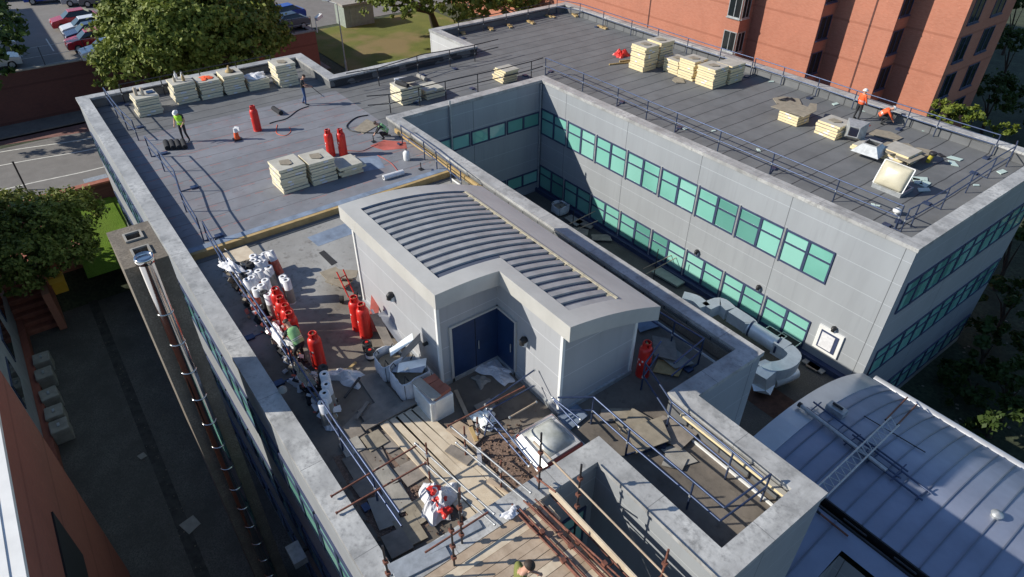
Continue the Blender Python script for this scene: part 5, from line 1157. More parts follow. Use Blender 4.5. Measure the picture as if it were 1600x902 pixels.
# traffic cone near far cylinder, sign bucket, gas bottle
t = thing('traffic_cone', 'orange and white traffic cone on the blue grey deck beside the lone cylinder', 'cone', tuple(G(371, 218, N)))
MB().lathe([(.15, .05), (.1, .4)], n=16).build('cone_body', M['orange'], t, True); MB().lathe([(.1, .4), (.075, .62)], n=16).build('reflective_sleeve', M['plastic_white'], t, True); MB().box(-.2, .2, -.2, .2, 0, .05).build('cone_base', M['black'], t, True); MB().obox((.1, .1, .6), (.3, .05, .2), (0, 0, .5)).build('paper_cap', M['plastic_white'], t, True)
t = thing('gas_bottle', 'small white gas bottle standing on the deck near the parapet rail', 'gas bottle', tuple(G(636, 250, N)))
MB().lathe([(.15, 0), (.17, .06), (.17, .38), (.1, .47), (.04, .5)], n=18).build('bottle_body', M['white'], t, True); MB().tube((0, 0, .5), (0, 0, .6), .03, 8).build('valve', M['black'], t, True)
for i, (px, py, h) in enumerate([(658, 265, .35), (584, 222, .35)]):
    p = G(px, py, N); t = thing('deck_bracket', 'small black bracket on the deck, %s' % ['by the timber edge', 'beside the red primed patch'][i], 'bracket', tuple(p)); MB().tube(p, p + Vector((-.02, 0, h)), .025, 6).build('upright', M['black'], t); MB().box(p.x - .12, p.x + .12, p.y - .1, p.y + .1, N, N + .03).build('foot', M['black'], t)
def hose(label, pts, z, r=.015, mat='black', name='gas_hose', cat='hose'):
    P_ = [G(x, y, z + r) for x, y in pts]; Q = []
    for i in range(len(P_) - 1):
        p0, p1, p2, p3 = P_[max(0, i - 1)], P_[i], P_[i + 1], P_[min(len(P_) - 1, i + 2)]
        for k in range(6):
            s_ = k / 6; Q.append(.5 * ((2 * p1) + (p2 - p0) * s_ + (2 * p0 - 5 * p1 + 4 * p2 - p3) * s_ ** 2 + (3 * p1 - p0 - 3 * p2 + p3) * s_ ** 3))
    Q.append(P_[-1]); return tag(MB().path(Q, r, 6).build(name, M[mat]), label, cat)
hose('black hose trailing from the torch across the deck', [(482, 166), (466, 172), (448, 185), (430, 190), (421, 193)], N, .022)
hose('orange hose looped behind the lone red cylinder', [(433, 195), (432, 208), (445, 212), (454, 206), (452, 199)], N, .015, 'orange')
hose('black hose coiled round the board by the courtyard corner', [(575, 180), (556, 184), (542, 196), (548, 204), (566, 207), (592, 208)], N, .03)
hose('dark hose from the cylinder pair to the crouching worker', [(540, 235), (552, 236), (566, 236), (580, 230), (590, 226)], N, .015, 'red_primer')
hose('long red cable along the timber edge of the deck', [(590, 243), (600, 248), (612, 256), (622, 268)], N, .02, 'red_primer')
quadplate('grey green board lying inside the hose loop', [(553, 202), (573, 186), (592, 195), (568, 209)], N + .03, .025, 'chip', 'loose_board', 'board')

# foreground dome skylight
t = thing('dome_skylight', 'big square skylight with dirty translucent dome above the gravel patch', 'skylight', (-9.2, 8.2, OLDZ))
A, B, C_, D_ = G(814, 682, -.5), G(853, 717, -.5), G(905, 690, -.5), G(860, 648, -.5)
X0, X1 = (A.x + D_.x) / 2 - .02, (B.x + C_.x) / 2 + .05; Y0, Y1 = (A.y + B.y) / 2, min((C_.y + D_.y) / 2, 8.95)
print('dome', X0, X1, Y0, Y1)
kerb_box(t, X0 - .08, X1 + .08, Y0 - .08, Y1 + .08, OLDZ, OLDZ + .24, .1, M['red_primer'], 'kerb'); kerb_box(t, X0 - .2, X1 + .2, Y0 - .2, Y1 + .2, OLDZ, OLDZ + .1, .12, M['galv'], 'base_flashing')
kerb_box(t, X0 - .03, X1 + .03, Y0 - .03, Y1 + .03, OLDZ + .241, OLDZ + .30, .09, M['flashing'], 'frame')
gm = NT('dirty_acrylic'); gc = gm.mix(gm.ramp(gm.noise(2.4, 5, .6), [(.35, 0), (.65, 1)]), (.42, .44, .40), (.66, .68, .65)); gm.b.inputs['Transmission Weight'].default_value = .25; M['acrylic'] = gm.fin(gc, .22, 0, .7)
n_ = 14; vs = []
for j in range(n_ + 1):
    for i in range(n_ + 1):
        u = i / n_; v = j / n_; vs.append((X0 + .06 + (X1 - X0 - .12) * u, Y0 + .06 + (Y1 - Y0 - .12) * v, OLDZ + .3 + .26 * (1 - abs(2 * u - 1) ** 3) * (1 - abs(2 * v - 1) ** 3)))
MB().add(vs, [(j * (n_ + 1) + i, j * (n_ + 1) + i + 1, (j + 1) * (n_ + 1) + i + 1, (j + 1) * (n_ + 1) + i) for j in range(n_) for i in range(n_)], 0, True).build('dome', M['acrylic'], t)
plate('white_tarp', 'bright white sheet hanging on the left side of the big dome skylight', 'sheet', (X0 + .2, Y0 - .12, OLDZ + .31), [(-.15, -.1), (1.0, -.28), (1.15, .05), (-.1, .12)], .02, 'plastic_white', 0, R(38))

# striped sack hung on tube
crumple('striped_sack', 'white sack with red stripes slumped beside the walkway boards', 'sack', tuple(gd(684, 785, .05)), .42, .55, .55, 'plastic_white', 31, rz=.9)
for i, (px, py) in enumerate([(678, 765), (688, 782), (697, 800)]):
    crumple('red_rag', 'red patch of cloth on the striped sack, %s' % ['top', 'middle', 'bottom'][i], 'cloth', tuple(gd(px, py, .38 - .06 * i)), .13, .16, .14, 'red', 33 + i, n_=7)
crumple('plastic_scraps', 'wet plastic scraps heaped before the blue door', 'scraps', tuple(gd(770, 578, .02)), .7, .35, .16, 'plastic_white', 41, rz=.3)
crumple('plastic_scraps', 'few plastic scraps on the wet deck left of the door heap', 'scraps', tuple(gd(752, 595, .02)), .25, .2, .1, 'concrete', 42)
crumple('plastic_scraps', 'light scraps beside the left rail post on the rotten roof', 'scraps', tuple(gd(515, 667, .02)), .2, .12, .1, 'plastic_white', 43)
crumple('blue_sheet', 'blue plastic sheet bunched under the rails before the door', 'sheet', tuple(gd(757, 655, .05)), .38, .3, .3, 'duct', 44)
tag(MB().lathe([(.13, 0), (.12, .1), (.06, .13)], tuple(G(442, 611, 0)), 12).build('round_cap', M['concrete']), 'small round grey cap beside the shaded left coping', 'cap')
# offcuts and rubble on the annex roof
for i, (px, py, s_, m) in enumerate([(1062, 712, .45, 'concrete'), (1054, 722, .35, 'concrete'), (1013, 678, .7, 'chip'), (995, 665, .6, 'chip'), (975, 655, .5, 'chip'), (1047, 676, .7, 'plank_grey'), (955, 650, .4, 'plank_grey'), (895, 652, .5, 'membrane'), (1040, 545, .6, 'plank_grey'), (1055, 560, .55, 'concrete'), (1045, 575, .5, 'timber'), (1010, 505, .5, 'membrane')]):
    plate('loose_sheet', ['pale grey broken sheet on the annex roof, upper', 'pale grey broken sheet on the annex roof, lower', 'brown board lying under the blue rail', 'brown board second under the blue rail', 'brown board farthest under the blue rail', 'large dark sheet by the yellow edge strip', 'dark scrap left of the brown boards', 'blue sheet in the shade by the plant room corner', 'dark sheet on the pallet behind the plant room', 'pale board on the pallet behind the plant room', 'buff board lowest on the pallet behind the plant room', 'blue sheet hanging by the roof corner behind the plant room'][i], 'sheet', tuple(gd(px, py, .02 + (.22 if i in (2, 8) else .12 if i in (3, 9) else .04 * (i % 3)))), [(-s_, -s_ * .6), (s_ * .6, -s_ * .7), (s_, s_ * .5), (-s_ * .7, s_ * .6)], .03, m, i * .7)
# loose boards and rubble before the doors
for i, (a_, b_, wd, m) in enumerate([((712, 610), (737, 665), .12, 'plank_old'), ((705, 664), (748, 690), .5, 'plank_old'), ((745, 640), (770, 628), .35, 'plank_grey'), ((735, 668), (745, 690), .12, 'timber'), ((762, 750), (800, 770), .15, 'plank_old'), ((700, 700), (735, 722), .3, 'plank_grey'), ((748, 700), (750, 728), .12, 'flashing'), ((556, 655), (575, 628), .1, 'plank_grey'), ((538, 622), (562, 590), .07, 'black'), ((540, 582), (556, 566), .09, 'timber')]):
    board('loose %s, %s' % (['old plank', 'wide old board', 'grey board', 'short raw timber', 'old plank', 'grey board', 'pale strip', 'grey stick', 'black bar', 'round timber post'][i], ['lying in the shade before the doors', 'under the rusty tube before the doors', 'beside the blue sheet', 'upright looking by the rusty tube', 'on the gravel near the white tubes', 'under the first white tube', 'left of the gravel patch', 'by the left rail sheets', 'between the white cloth and the dark sheet', 'beside the white cloth'][i]), gd(*a_, .08 + .009 * i), gd(*b_, .08 + .009 * i), wd, .04, m, 'board', 'loose_plank')

# ============================================================ SCAFFOLD
sc = thing('scaffold_platform', 'scaffold platform of worn boards at the near end of the roof', 'scaffold', (-6, 4, -12))
SZ = .02; xx = -7.42; i = 0
while xx < -1.2:
    y1 = 6.85 if i < 16 else 6.85
    MB().box(xx, xx + .222, 1.6 + rnd.uniform(-.1, .1), 6.55 + rnd.uniform(-.08, .08), SZ - .045 + rnd.uniform(0, .004), SZ + rnd.uniform(0, .012)).build('platform_board', M[rnd.choice(['plank_old', 'plank_old', 'plank_old', 'plank'])], sc, False, .003); xx += .232; i += 1
MB().box(-7.5, -1.0, 6.86, 6.90, SZ + .002, SZ + .22).build('toe_board', M['plank'], sc)
for (x, y, z0, z1, m) in ((-7.72, 6.72, -12, 2.1, 'black_tube'), (-6.6, 6.98, -12, 1.9, 'black_tube'), (-7.62, 4.35, -.2, 1.9, 'black_tube'), (-7.25, 3.9, 0, 1.6, 'black_tube'), (-7.8, 2.55, -.2, 1.4, 'black_tube'), (-4.0, 6.98, -12, 1.9, 'rust'), (-1.5, 6.98, -12, 1.9, 'rust')):
    o_ = MB().tube((x, y, z0), (x, y, z1), .026, 8).build('standard', M[m], sc)
    for zz_ in (.35, .8, 1.4):
        if zz_ < z1: MB().obox((x, y, zz_), (.1, .1, .09)).build('coupler', M['rust'], o_)
for p, q, m in (((-8.3, 6.98, 1.05), (-1, 6.98, 1.05), 'plank_old'), ((-7.72, 6.9, -.12), (-1, 6.9, -.12), 'rust'), ((-7.5, 1.2, -.12), (-7.5, 6.9, -.12), 'rust'), ((-7.62, 3.4, .55), (-7.62, 5.1, .55), 'rust'), ((-5.2, 1.2, -.12), (-5.2, 6.9, -.12), 'rust'), ((-7.9, 6.72, .3), (-7.1, 6.72, .55), 'rust')):
    MB().tube(p, q, .026, 8).build('ledger', M[m], sc)
# bundle of rusty tubes on the platform
for i in range(9):
    x0, y0 = [(800, 788), (812, 795), (826, 786), (840, 795), (836, 780), (818, 782), (850, 790), (806, 800), (862, 806)][i]; L_ = [6, 5.4, 6, 5.2, 6.3, 6, 5.6, 5, 4.6][i]
    p = G(x0, y0, SZ + .05 + .05 * (i % 3)); q = p + Vector((L_, .35 * (i % 3 - 1) * .5 + .25, .01 * i))
    t = thing('scaffold_tube', 'rusty scaffold tube of the bundle on the platform, %s' % ['outermost on the board side', 'second from the board side', 'third, long and low', 'fourth from the board side', 'top one in the middle', 'one starting behind the board ends', 'close to the toe board', 'shortest on the board side', 'last beside the toe board'][i], 'scaffold tube', tuple(p), 0, 'rusty tubes bundled on the platform')
    MB().tube(p, q, .024, 8).build('tube_body', M['rust'], t)
    for k in range(3):
        c = p.lerp(q, .12 + .3 * k + .03 * i); MB().obox(tuple(c), (.11, .1, .1), (.3 * k, .2, 0)).build('coupler', M['rust'], t)
# tubes over the old deck
def tube_px(label, a_, za, b_, zb, r=.026, mat='rust', ends=True, group=None):
    p = G(*a_, za); q = G(*b_, zb); t = thing('scaffold_tube', label, 'scaffold tube', tuple(p), 0, group)
    MB().tube(p, q, r, 8).build('tube_body', M[mat], t)
    if ends:
        d = (q - p).normalized()
        for e, s_ in ((p, -1), (q, 1)): MB().tube(e - d * .04 * s_ * -1, e, r * 1.5, 8).build('end_cap', M['rust' if mat == 'rust' else 'galv'], t)
    return t
tube_px('rusty tube over the left parapet, upper of the crossing pair', (519, 775), .12, (652, 696), .2)
tube_px('rusty tube over the left parapet, lower of the crossing pair', (527, 801), .08, (664, 724), .2)
tube_px('white tube over the walkway, left upper one', (650, 694), .25, (771, 802), .25, mat='galv_dull')
tube_px('white tube over the walkway, left lower one', (664, 725), .15, (772, 819), .15, mat='galv_dull')
tube_px('white tube right of the walkway, upper one', (706, 668), .3, (828, 769), .3, mat='galv_dull')
tube_px('white tube right of the walkway, lower one', (714, 693), .1, (827, 787), .1, mat='galv_dull')
tube_px('rusty tube running from the white tube towards the blue doors', (701, 665), .35, (818, 605), .35)
tube_px('weathered tube lying before the big dome skylight', (797, 652), .0, (837, 629), .0, mat='plank_old')
tube_px('thin bent branch like tube across the gravel', (752, 668), -.5, (797, 652), -.45, .015, 'black_tube', False)
for i, (a_, za, h) in enumerate([((672, 752), OLDZ, 1.55), ((722, 822), OLDZ, 1.55), ((728, 716), OLDZ, 1.3), ((783, 766), OLDZ, 1.2), ((747, 690), OLDZ, 1.0)]):
    p = G(*a_, za); t = thing('scaffold_standard', 'upright rusty scaffold tube, %s' % ['left of the walkway by the white tube end', 'by the striped sack', 'where the rusty tube crosses the white ones', 'beside the gravel patch', 'behind the loose timber'][i], 'scaffold tube', tuple(p), 0, 'upright tubes on the old deck')
    MB().tube(p, p + Vector((0, 0, h)), .026, 8).build('tube_body', M['rust'], t)
    for k in (.35, .7): MB().obox((p.x, p.y, za + h * k), (.1, .09, .09)).build('coupler', M['galv'], t)
for i, (a_, za, b_, zb) in enumerate([((759, 632), .3, (834, 579), .3), ((765, 640), -.2, (834, 603), -.2), ((762, 640), .25, (830, 722), .25), ((757, 650), -.2, (826, 728), -.35), ((756, 668), -.6, (790, 672), -.6), ((768, 640), -.1, (757, 680), -.75), ((864, 622), .3, (906, 655), .3), ((866, 626), -.15, (904, 667), -.15)]):
    tube_px('blue grey rail tube %s' % ['reaching up towards the plant room wall', 'parallel below the raised one', 'running down to the gravel beside the dome', 'lying lower along the gravel', 'flat by the blue sheet', 'short upright by the blue sheet', 'loose by the plant room corner, upper', 'loose by the plant room corner, lower'][i], a_, za, b_, zb, .026, 'navy_tube', True, 'loose blue grey rail tubes')
for i, (a_, b_) in enumerate([((604, 893), (750, 818)), ((617, 904), (700, 862))]):
    p = G(*a_, .03); q = G(*b_, .03); board('grey metal decking plank on the end parapet, %s' % ['long inner one', 'short outer one'][i], p, q, .26, .05, 'galv')
crumple('white_scrap', 'bit of blue white film caught on the tube bundle', 'film', tuple(G(797, 803, .15)), .12, .2, .1, 'plastic_white', 51, n_=7)

t = thing('hop_up_stand', 'low timber hop-up stand under the man in the olive shirt', 'platform', (-5.2, 4.4, SZ))
pz = (lambda q: Vector((q.x - .09, q.y - .17, 1.25)))(G(829, 884, 2.95)); MB().box(pz.x - .6, pz.x + .6, pz.y - .4, pz.y + .4, 1.19, 1.245).build('stand_top', M['plank'], t)
for sx_ in (-.5, .5):
    for sy_ in (-.32, .32): MB().tube((pz.x + sx_, pz.y + sy_, SZ + .01), (pz.x + sx_, pz.y + sy_, 1.19), .03, 8).build('leg', M['rust'], t)
# ============================================================ COURTYARD THINGS
dt = thing('ventilation_duct', 'long galvanised ventilation duct snaking along the courtyard floor', 'duct', (-13, 18, -7.5))
def cz(px, py, z=-6.4): return G(px, py, z)
segs = [[(1066, 468), (1086, 474), (1100, 486)], [(1102, 486), (1124, 478), (1140, 490)], [(1142, 491), (1168, 508), (1172, 514)]]
def smooth(P_, n_=5):
    Q = []
    for i in range(len(P_) - 1):
        p0, p1, p2, p3 = P_[max(0, i - 1)], P_[i], P_[i + 1], P_[min(len(P_) - 1, i + 2)]
        for k in range(n_):
            s_ = k / n_; Q.append(.5 * ((2 * p1) + (p2 - p0) * s_ + (2 * p0 - 5 * p1 + 4 * p2 - p3) * s_ ** 2 + (3 * p1 - p0 - 3 * p2 + p3) * s_ ** 3))
    return Q + [P_[-1]]
for k, s_ in enumerate(segs): MB().path(smooth([cz(*q) for q in s_]), .42, 4, 0, 1.0).build('duct_section', M['duct'], dt)
MB().path([cz(1172, 513), cz(1214, 540)], .38, 20).build('duct_section', M['duct'], dt); MB().path([cz(1212, 539, -6.4), cz(1228, 549, -6.4)], .46, 4).build('duct_section', M['duct'], dt)
MB().path(smooth([cz(1228, 549), cz(1239, 562), cz(1228, 575), cz(1205, 580), cz(1188, 574, -6.6)]), .42, 4).build('duct_elbow', M['duct'], dt)
MB().path([cz(1195, 580, -6.2), cz(1193, 600, -7.0), cz(1190, 612, -7.3)], .5, 4).build('duct_section', M['duct'], dt)
MB().lathe([(.5, 0), (.48, .05)], n=6).build('tmpcap', M['duct'], dt)
bpy.data.objects.remove(bpy.data.objects['tmpcap'])
for k, q in enumerate([(1214, 540), (1172, 513)]): p = cz(*q); MB().path([p, p + Vector((.09, .02, 0))], .41, 20).build('duct_band', M['navy_tube'], dt)
MB().path([cz(1208, 595, -7.0), cz(1226, 588, -6.9), cz(1240, 582, -7.0)], .33, 12).build('small_duct', M['duct'], dt)
for i, (px, py) in enumerate([(1210, 522), (1232, 532)]):
    p = G(px, py, -6.9); t = thing('wire_tray', 'metal wire tray above the courtyard window sill, %s' % ['left one', 'right one'][i], 'mesh tray', tuple(p)); kerb_box(t, p.x - .5, p.x + .5, p.y - .3, p.y + .3, p.z, p.z + .05, .04, M['galv'], 'tray_frame'); MB().box(p.x - .46, p.x + .46, p.y - .26, p.y + .26, p.z + .01, p.z + .02).build('mesh', M['dark'], t)
for i, (a_, b_, m) in enumerate([((1256, 562), (1288, 582), 'concrete'), ((1262, 568), (1280, 578), 'plank_old'), ((1280, 555), (1288, 568), 'chip')]): board('short grey plank in the courtyard below the white hatch, %s' % ['outer', 'inner', 'crosswise'][i], G(*a_, -7.4 + .1 * (i == 2)), G(*b_, -7.4 + .1 * (i == 2)), .4, .06, m)
t = bulk_bag('shaded white bulk bag on the courtyard floor', tuple(G(875, 332, -7.45)), .45, .6, 1)
for i, (px, py, m) in enumerate([(897, 345, 'concrete'), (915, 350, 'plank_grey'), (905, 362, 'plank_grey'), (940, 372, 'plank_grey')]): plate('courtyard_board', 'board lying on the courtyard floor, %s' % ['pale one by the bulk bag', 'near the first poles', 'below the first poles', 'farthest from the bag'][i], 'board', tuple(G(px, py, -7.4)), [(-.6, -.3), (.6, -.35), (.5, .35), (-.6, .3)], .05, m, .3 * i)
for i, (px, py, h) in enumerate([(894, 365, 1.6), (947, 355, 2.0), (961, 352, 2.0), (1020, 442, 2.2), (1051, 425, 1.9), (1060, 418, 1.7), (915, 310, 2.0)]):
    p = G(px, py, -7.48); t = thing('courtyard_pole', 'dark upright pole on the courtyard floor, %s' % ['beside the boards', 'before the first bright window', 'right of the previous pole', 'at the near handrail end', 'before the bright windows', 'last before the bright windows', 'in the deep shade'][i], 'pole', tuple(p), 0, 'upright poles in the courtyard'); MB().tube(p, p + Vector((0, 0, h)), .025, 6).build('tube_body', M['black_tube'], t); MB().box(p.x - .08, p.x + .08, p.y - .08, p.y + .08, -7.49, -7.46).build('base_plate', M['black'], t)
for i, (a_, b_) in enumerate([((890, 350), (930, 330)), ((893, 362), (934, 345)), ((1005, 420), (1060, 394)), ((1010, 428), (1058, 402))]): tube_px('thin handrail tube in the courtyard, %s' % ['far upper', 'far lower', 'near upper', 'near lower'][i], a_, -6.6, b_, -6.4, .025, 'plank_old', False)
plate('roof_hatch_cover', 'grey green cover slab on the courtyard floor by the near handrail', 'cover', tuple(G(1048, 432, -7.4)), [(-.9, -.6), (.9, -.5), (.9, .6), (-.8, .6)], .1, 'kiosk')

# ============================================================ STREET THINGS
t = thing('lamp_post', 'tall grey street lamp post standing on the footpath beyond the roof notch', 'lamp post', tuple(G(542, 115, -9.0)))
b_ = G(542, 114, -9.0); MB().tube(b_, b_ + Vector((0, 0, 1.2)), .12, 10).build('pole_base', M['galv'], t); MB().tube(b_ + Vector((0, 0, 1.2)), b_ + Vector((0, 0, 6.6)), .075, 10, 0, .05).build('pole', M['galv'], t); MB().tube(b_ + Vector((0, 0, 6.6)), b_ + Vector((-.9, -.5, 6.75)), .045, 8).build('arm', M['galv'], t); MB().obox(tuple(b_ + Vector((-1.1, -.6, 6.75))), (.7, .3, .12), (0, 0, .5)).build('lantern', M['galv'], t)
t = thing('bollard', 'thin black bollard post at the road edge above the shrub', 'bollard', tuple(G(41, 296, -9.0))); b_ = G(41, 296, -9.0); MB().tube(b_, b_ + Vector((0, 0, 2.1)), .06, 8).build('post', M['black'], t); MB().tube(b_ + Vector((0, 0, 2.1)), b_ + Vector((0, 0, 2.16)), .075, 8).build('cap', M['black'], t)
p = G(556, 36, -9.0); t = thing('substation_kiosk', 'grey green electricity kiosk with flat lid on the grass verge', 'kiosk', tuple(p))
MB().box(p.x - 1.3, p.x + 1.3, p.y - 1.9, p.y + 1.9, -9, -6.6).build('kiosk_body', M['kiosk'], t); MB().box(p.x - 1.5, p.x + 1.5, p.y - 2.1, p.y + 2.1, -6.598, -6.35).build('kiosk_lid', M['concrete'], t); MB().box(p.x + 1.302, p.x + 1.34, p.y - 1.2, p.y + 1.2, -8.8, -6.9).build('door', M['kiosk'], t)
p = G(158, 300, -9.7); t = thing('utility_cabinet', 'small grey utility cabinet on the lawn by the garden wall', 'cabinet', tuple(p)); MB().box(p.x - .3, p.x + .3, p.y - .7, p.y + .7, -9.72, -8.7).build('cabinet_body', M['concrete'], t); MB().box(p.x - .36, p.x + .36, p.y - .76, p.y + .76, -8.698, -8.6).build('cabinet_lid', M['galv'], t)
p = G(492, 27, -3.4); t = thing('security_camera', 'white security camera on the wall corner above the verge', 'camera', tuple(p)); MB().tube((p.x, p.y, -4.8), tuple(p), .05, 8).build('bracket', M['white'], t); MB().obox(tuple(p + Vector((.2, .3, 0))), (.35, .8, .3), (.3, 0, .4)).build('housing', M['white'], t)

# ============================================================ CARS
paint = {k: NT('car_paint_' + k).fin(c, .22, .1, .6) for k, c in dict(red=(.42, .015, .03), white=(.68, .69, .70), blue=(.02, .07, .38), silver=(.42, .44, .47), navy=(.02, .03, .09), grey=(.12, .13, .15)).items()}
def make_car():
    t = thing('parked_car', 'x', 'car', (0, 0, 0), 0, 'cars parked on the terrace')
    Wd = .88
    side = [(-2.1, .28), (-2.12, .6), (-2.02, .82), (-1.25, .95), (-.55, 1.02), (1.3, 1.02), (1.95, .98), (2.1, .75), (2.08, .28)]
    m = MB(); n_ = len(side); vs = []
    for y, k in ((-Wd, .97), (-Wd * .98, 1), (Wd * .98, 1), (Wd, .97)):
        for x, z in side: vs.append((x * (1 if abs(y) < Wd else .985), y * (1 if z > .5 else .97), z if abs(y) < Wd else (z - .04 if z > .5 else z + .03)))
    for j in range(3):
        for i in range(n_): m.add([], [], 0); m.f.append((j * n_ + i, j * n_ + (i + 1) % n_, (j + 1) * n_ + (i + 1) % n_, (j + 1) * n_ + i)); m.mi.append(0); m.sm.append(False)
    m.v = vs; m.f += [tuple(range(n_))[::-1], tuple(range(3 * n_, 4 * n_))]; m.mi += [0, 0]; m.sm += [False, False]
    b = m.build('body', paint['red'], t, True, .05)
    gh_ = [(-1.05, .96, .8), (-.35, 1.4, .62), (.95, 1.43, .62), (1.75, 1.0, .78)]; m = MB(); vs = []
    for s_ in (-1, 1):
        for x, z, y in gh_: vs.append((x, s_ * y, z))
    m.add(vs, [(0, 1, 5, 4), (1, 2, 6, 5), (2, 3, 7, 6), (0, 3, 2, 1), (4, 5, 6, 7)]); m.build('windows', M['dark_glass'], t, True, .03)
    m = MB(); m.add([(x, y, z) for x, z in ((-.42, 1.40), (1.0, 1.43)) for y in (-.62, .62)] + [(x, y, z + .035) for x, z in ((-.36, 1.40), (.95, 1.43)) for y in (-.58, .58)], [(0, 1, 3, 2), (4, 6, 7, 5), (0, 4, 5, 1), (2, 3, 7, 6), (0, 2, 6, 4), (1, 5, 7, 3)]); m.build('roof_panel', paint['red'], t, True, .01)
    for x in (-1.32, 1.3):
        for s_ in (-1, 1):
            w_ = MB().tube((x, s_ * .70, .32), (x, s_ * .905, .32), .32, 18).build('wheel', M['tyre'], t, True); MB().tube((x, s_ * .906, .32), (x, s_ * .915, .32), .2, 14).build('rim', M['galv'], w_, True)
    for s_ in (-1, 1):
        MB().obox((-2.06, s_ * .66, .68), (.1, .34, .14)).build('headlight', M['plastic_white'], t, True); MB().obox((2.07, s_ * .68, .75), (.08, .26, .18)).build('tail_light', M['red'], t, True); MB().obox((-.75, s_ * .95, 1.0), (.12, .16, .1)).build('mirror', paint['red'], t, True)
    MB().box(-2.14, -2.09, -.7, .7, .32, .5).build('bumper', M['black'], t, True)
    return t
car0 = make_car(); fc = True
# placements: pixel of nearest front corner on the terrace -> row of cars nose towards the left of the photo
def place_car(x, y, rz, col, label, sc_=1.0):
    global fc
    o = car0 if fc else copy_tree(car0); fc = False; o.location = (x, y, CPZ + .01); o.rotation_euler = (0, 0, rz); o['label'] = label; o.scale = (1, 1, sc_)
    for ch in o.children:
        if ch.name.split('.')[0] in ('body', 'roof_panel', 'mirror'): ch.material_slots[0].link = 'OBJECT'; ch.material_slots[0].material = paint[col]
nose = R(-90) + math.pi + R(4)
for (px, py, col, lb_) in [(85, 48, 'red', 'red hatchback at the top of the row beside the big tree'), (101, 60, 'white', 'white van like car second in the row beside the big tree'), (107, 70, 'navy', 'navy car squeezed third in the row beside the big tree'), (109, 82, 'red', 'red car fourth in the row, half under the tree'), (131, 98, 'white', 'white hatchback lowest in the row by the retaining wall')]:
    p = G(px, py, CPZ); place_car(p.x - .1, p.y + 2.05, R(90), col, lb_, 1.1)
for (px, py, col, rz, lb_) in [(-8, 108, 'white', R(268), 'white car at the left edge nearest the retaining wall'), (-14, 82, 'white', R(268), 'white car at the left edge farther back'), (75, 3, 'blue', R(80), 'blue car at the top edge of the photo'), (133, 6, 'silver', R(80), 'silver car at the top edge left of the grey one'), (160, 7, 'grey', R(80), 'grey car at the top edge beside the silver one'), (30, -2, 'grey', R(80), 'dark car cut by the top left edge'), (445, 33, 'blue', R(95), 'bright blue car behind the wall corner fence'), (450, 47, 'grey', R(95), 'grey car nearest the wall corner fence'), (485, -6, 'blue', R(60), 'blue car cut by the top edge above the kiosk')]:
    p = G(px, py, CPZ if px < 470 else -9.0); place_car(p.x, p.y, rz, col, lb_, 1.05)
    if px > 470: bpy.context.view_layer.update(); [setattr(o, 'location', (p.x, p.y, -8.99)) for o in bpy.data.objects if o.get('label') == lb_]

# ============================================================ TREES
def leafmat(name, a, b, c_):
    n = NT(name); oi = n.t.nodes.new('ShaderNodeObjectInfo'); g_ = n.t.nodes.new('ShaderNodeNewGeometry')
    rp = n.ramp(g_.outputs['Random Per Island'], [(0, a), (.5, b), (1, c_)]); col = n.mix(n.ramp(n.noise(.6, 3), [(.35, 0), (.65, .6)]), rp, a)
    n.b.inputs['Subsurface Weight'].default_value = 0; m = n.fin(col, .6, 0, .25)
    tr = n.t.nodes.new('ShaderNodeBsdfTranslucent'); n.L(col, tr.inputs[0]); mx = n.t.nodes.new('ShaderNodeMixShader'); mx.inputs[0].default_value = .22
    n.t.links.new(n.b.outputs[0], mx.inputs[1]); n.t.links.new(tr.outputs[0], mx.inputs[2]); n.t.links.new(mx.outputs[0], n.out.inputs[0]); return m
M['leaf'] = leafmat('leaf_green', (.11, .145, .025), (.19, .235, .045), (.31, .34, .08))
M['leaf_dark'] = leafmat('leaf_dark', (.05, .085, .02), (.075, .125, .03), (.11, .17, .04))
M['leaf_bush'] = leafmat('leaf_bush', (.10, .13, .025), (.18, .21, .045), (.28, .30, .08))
M['leaf_shade'] = leafmat('leaf_shade', (.03, .055, .012), (.05, .085, .018), (.08, .115, .028))  # darker leaf copy, shade of the right side put into its colour
M['leaf_yellow'] = leafmat('leaf_yellow', (.11, .15, .02), (.18, .22, .035), (.26, .30, .06))
M['bark'] = simple('bark', (.06, .045, .032), .95, 0, .3, 8, .5)
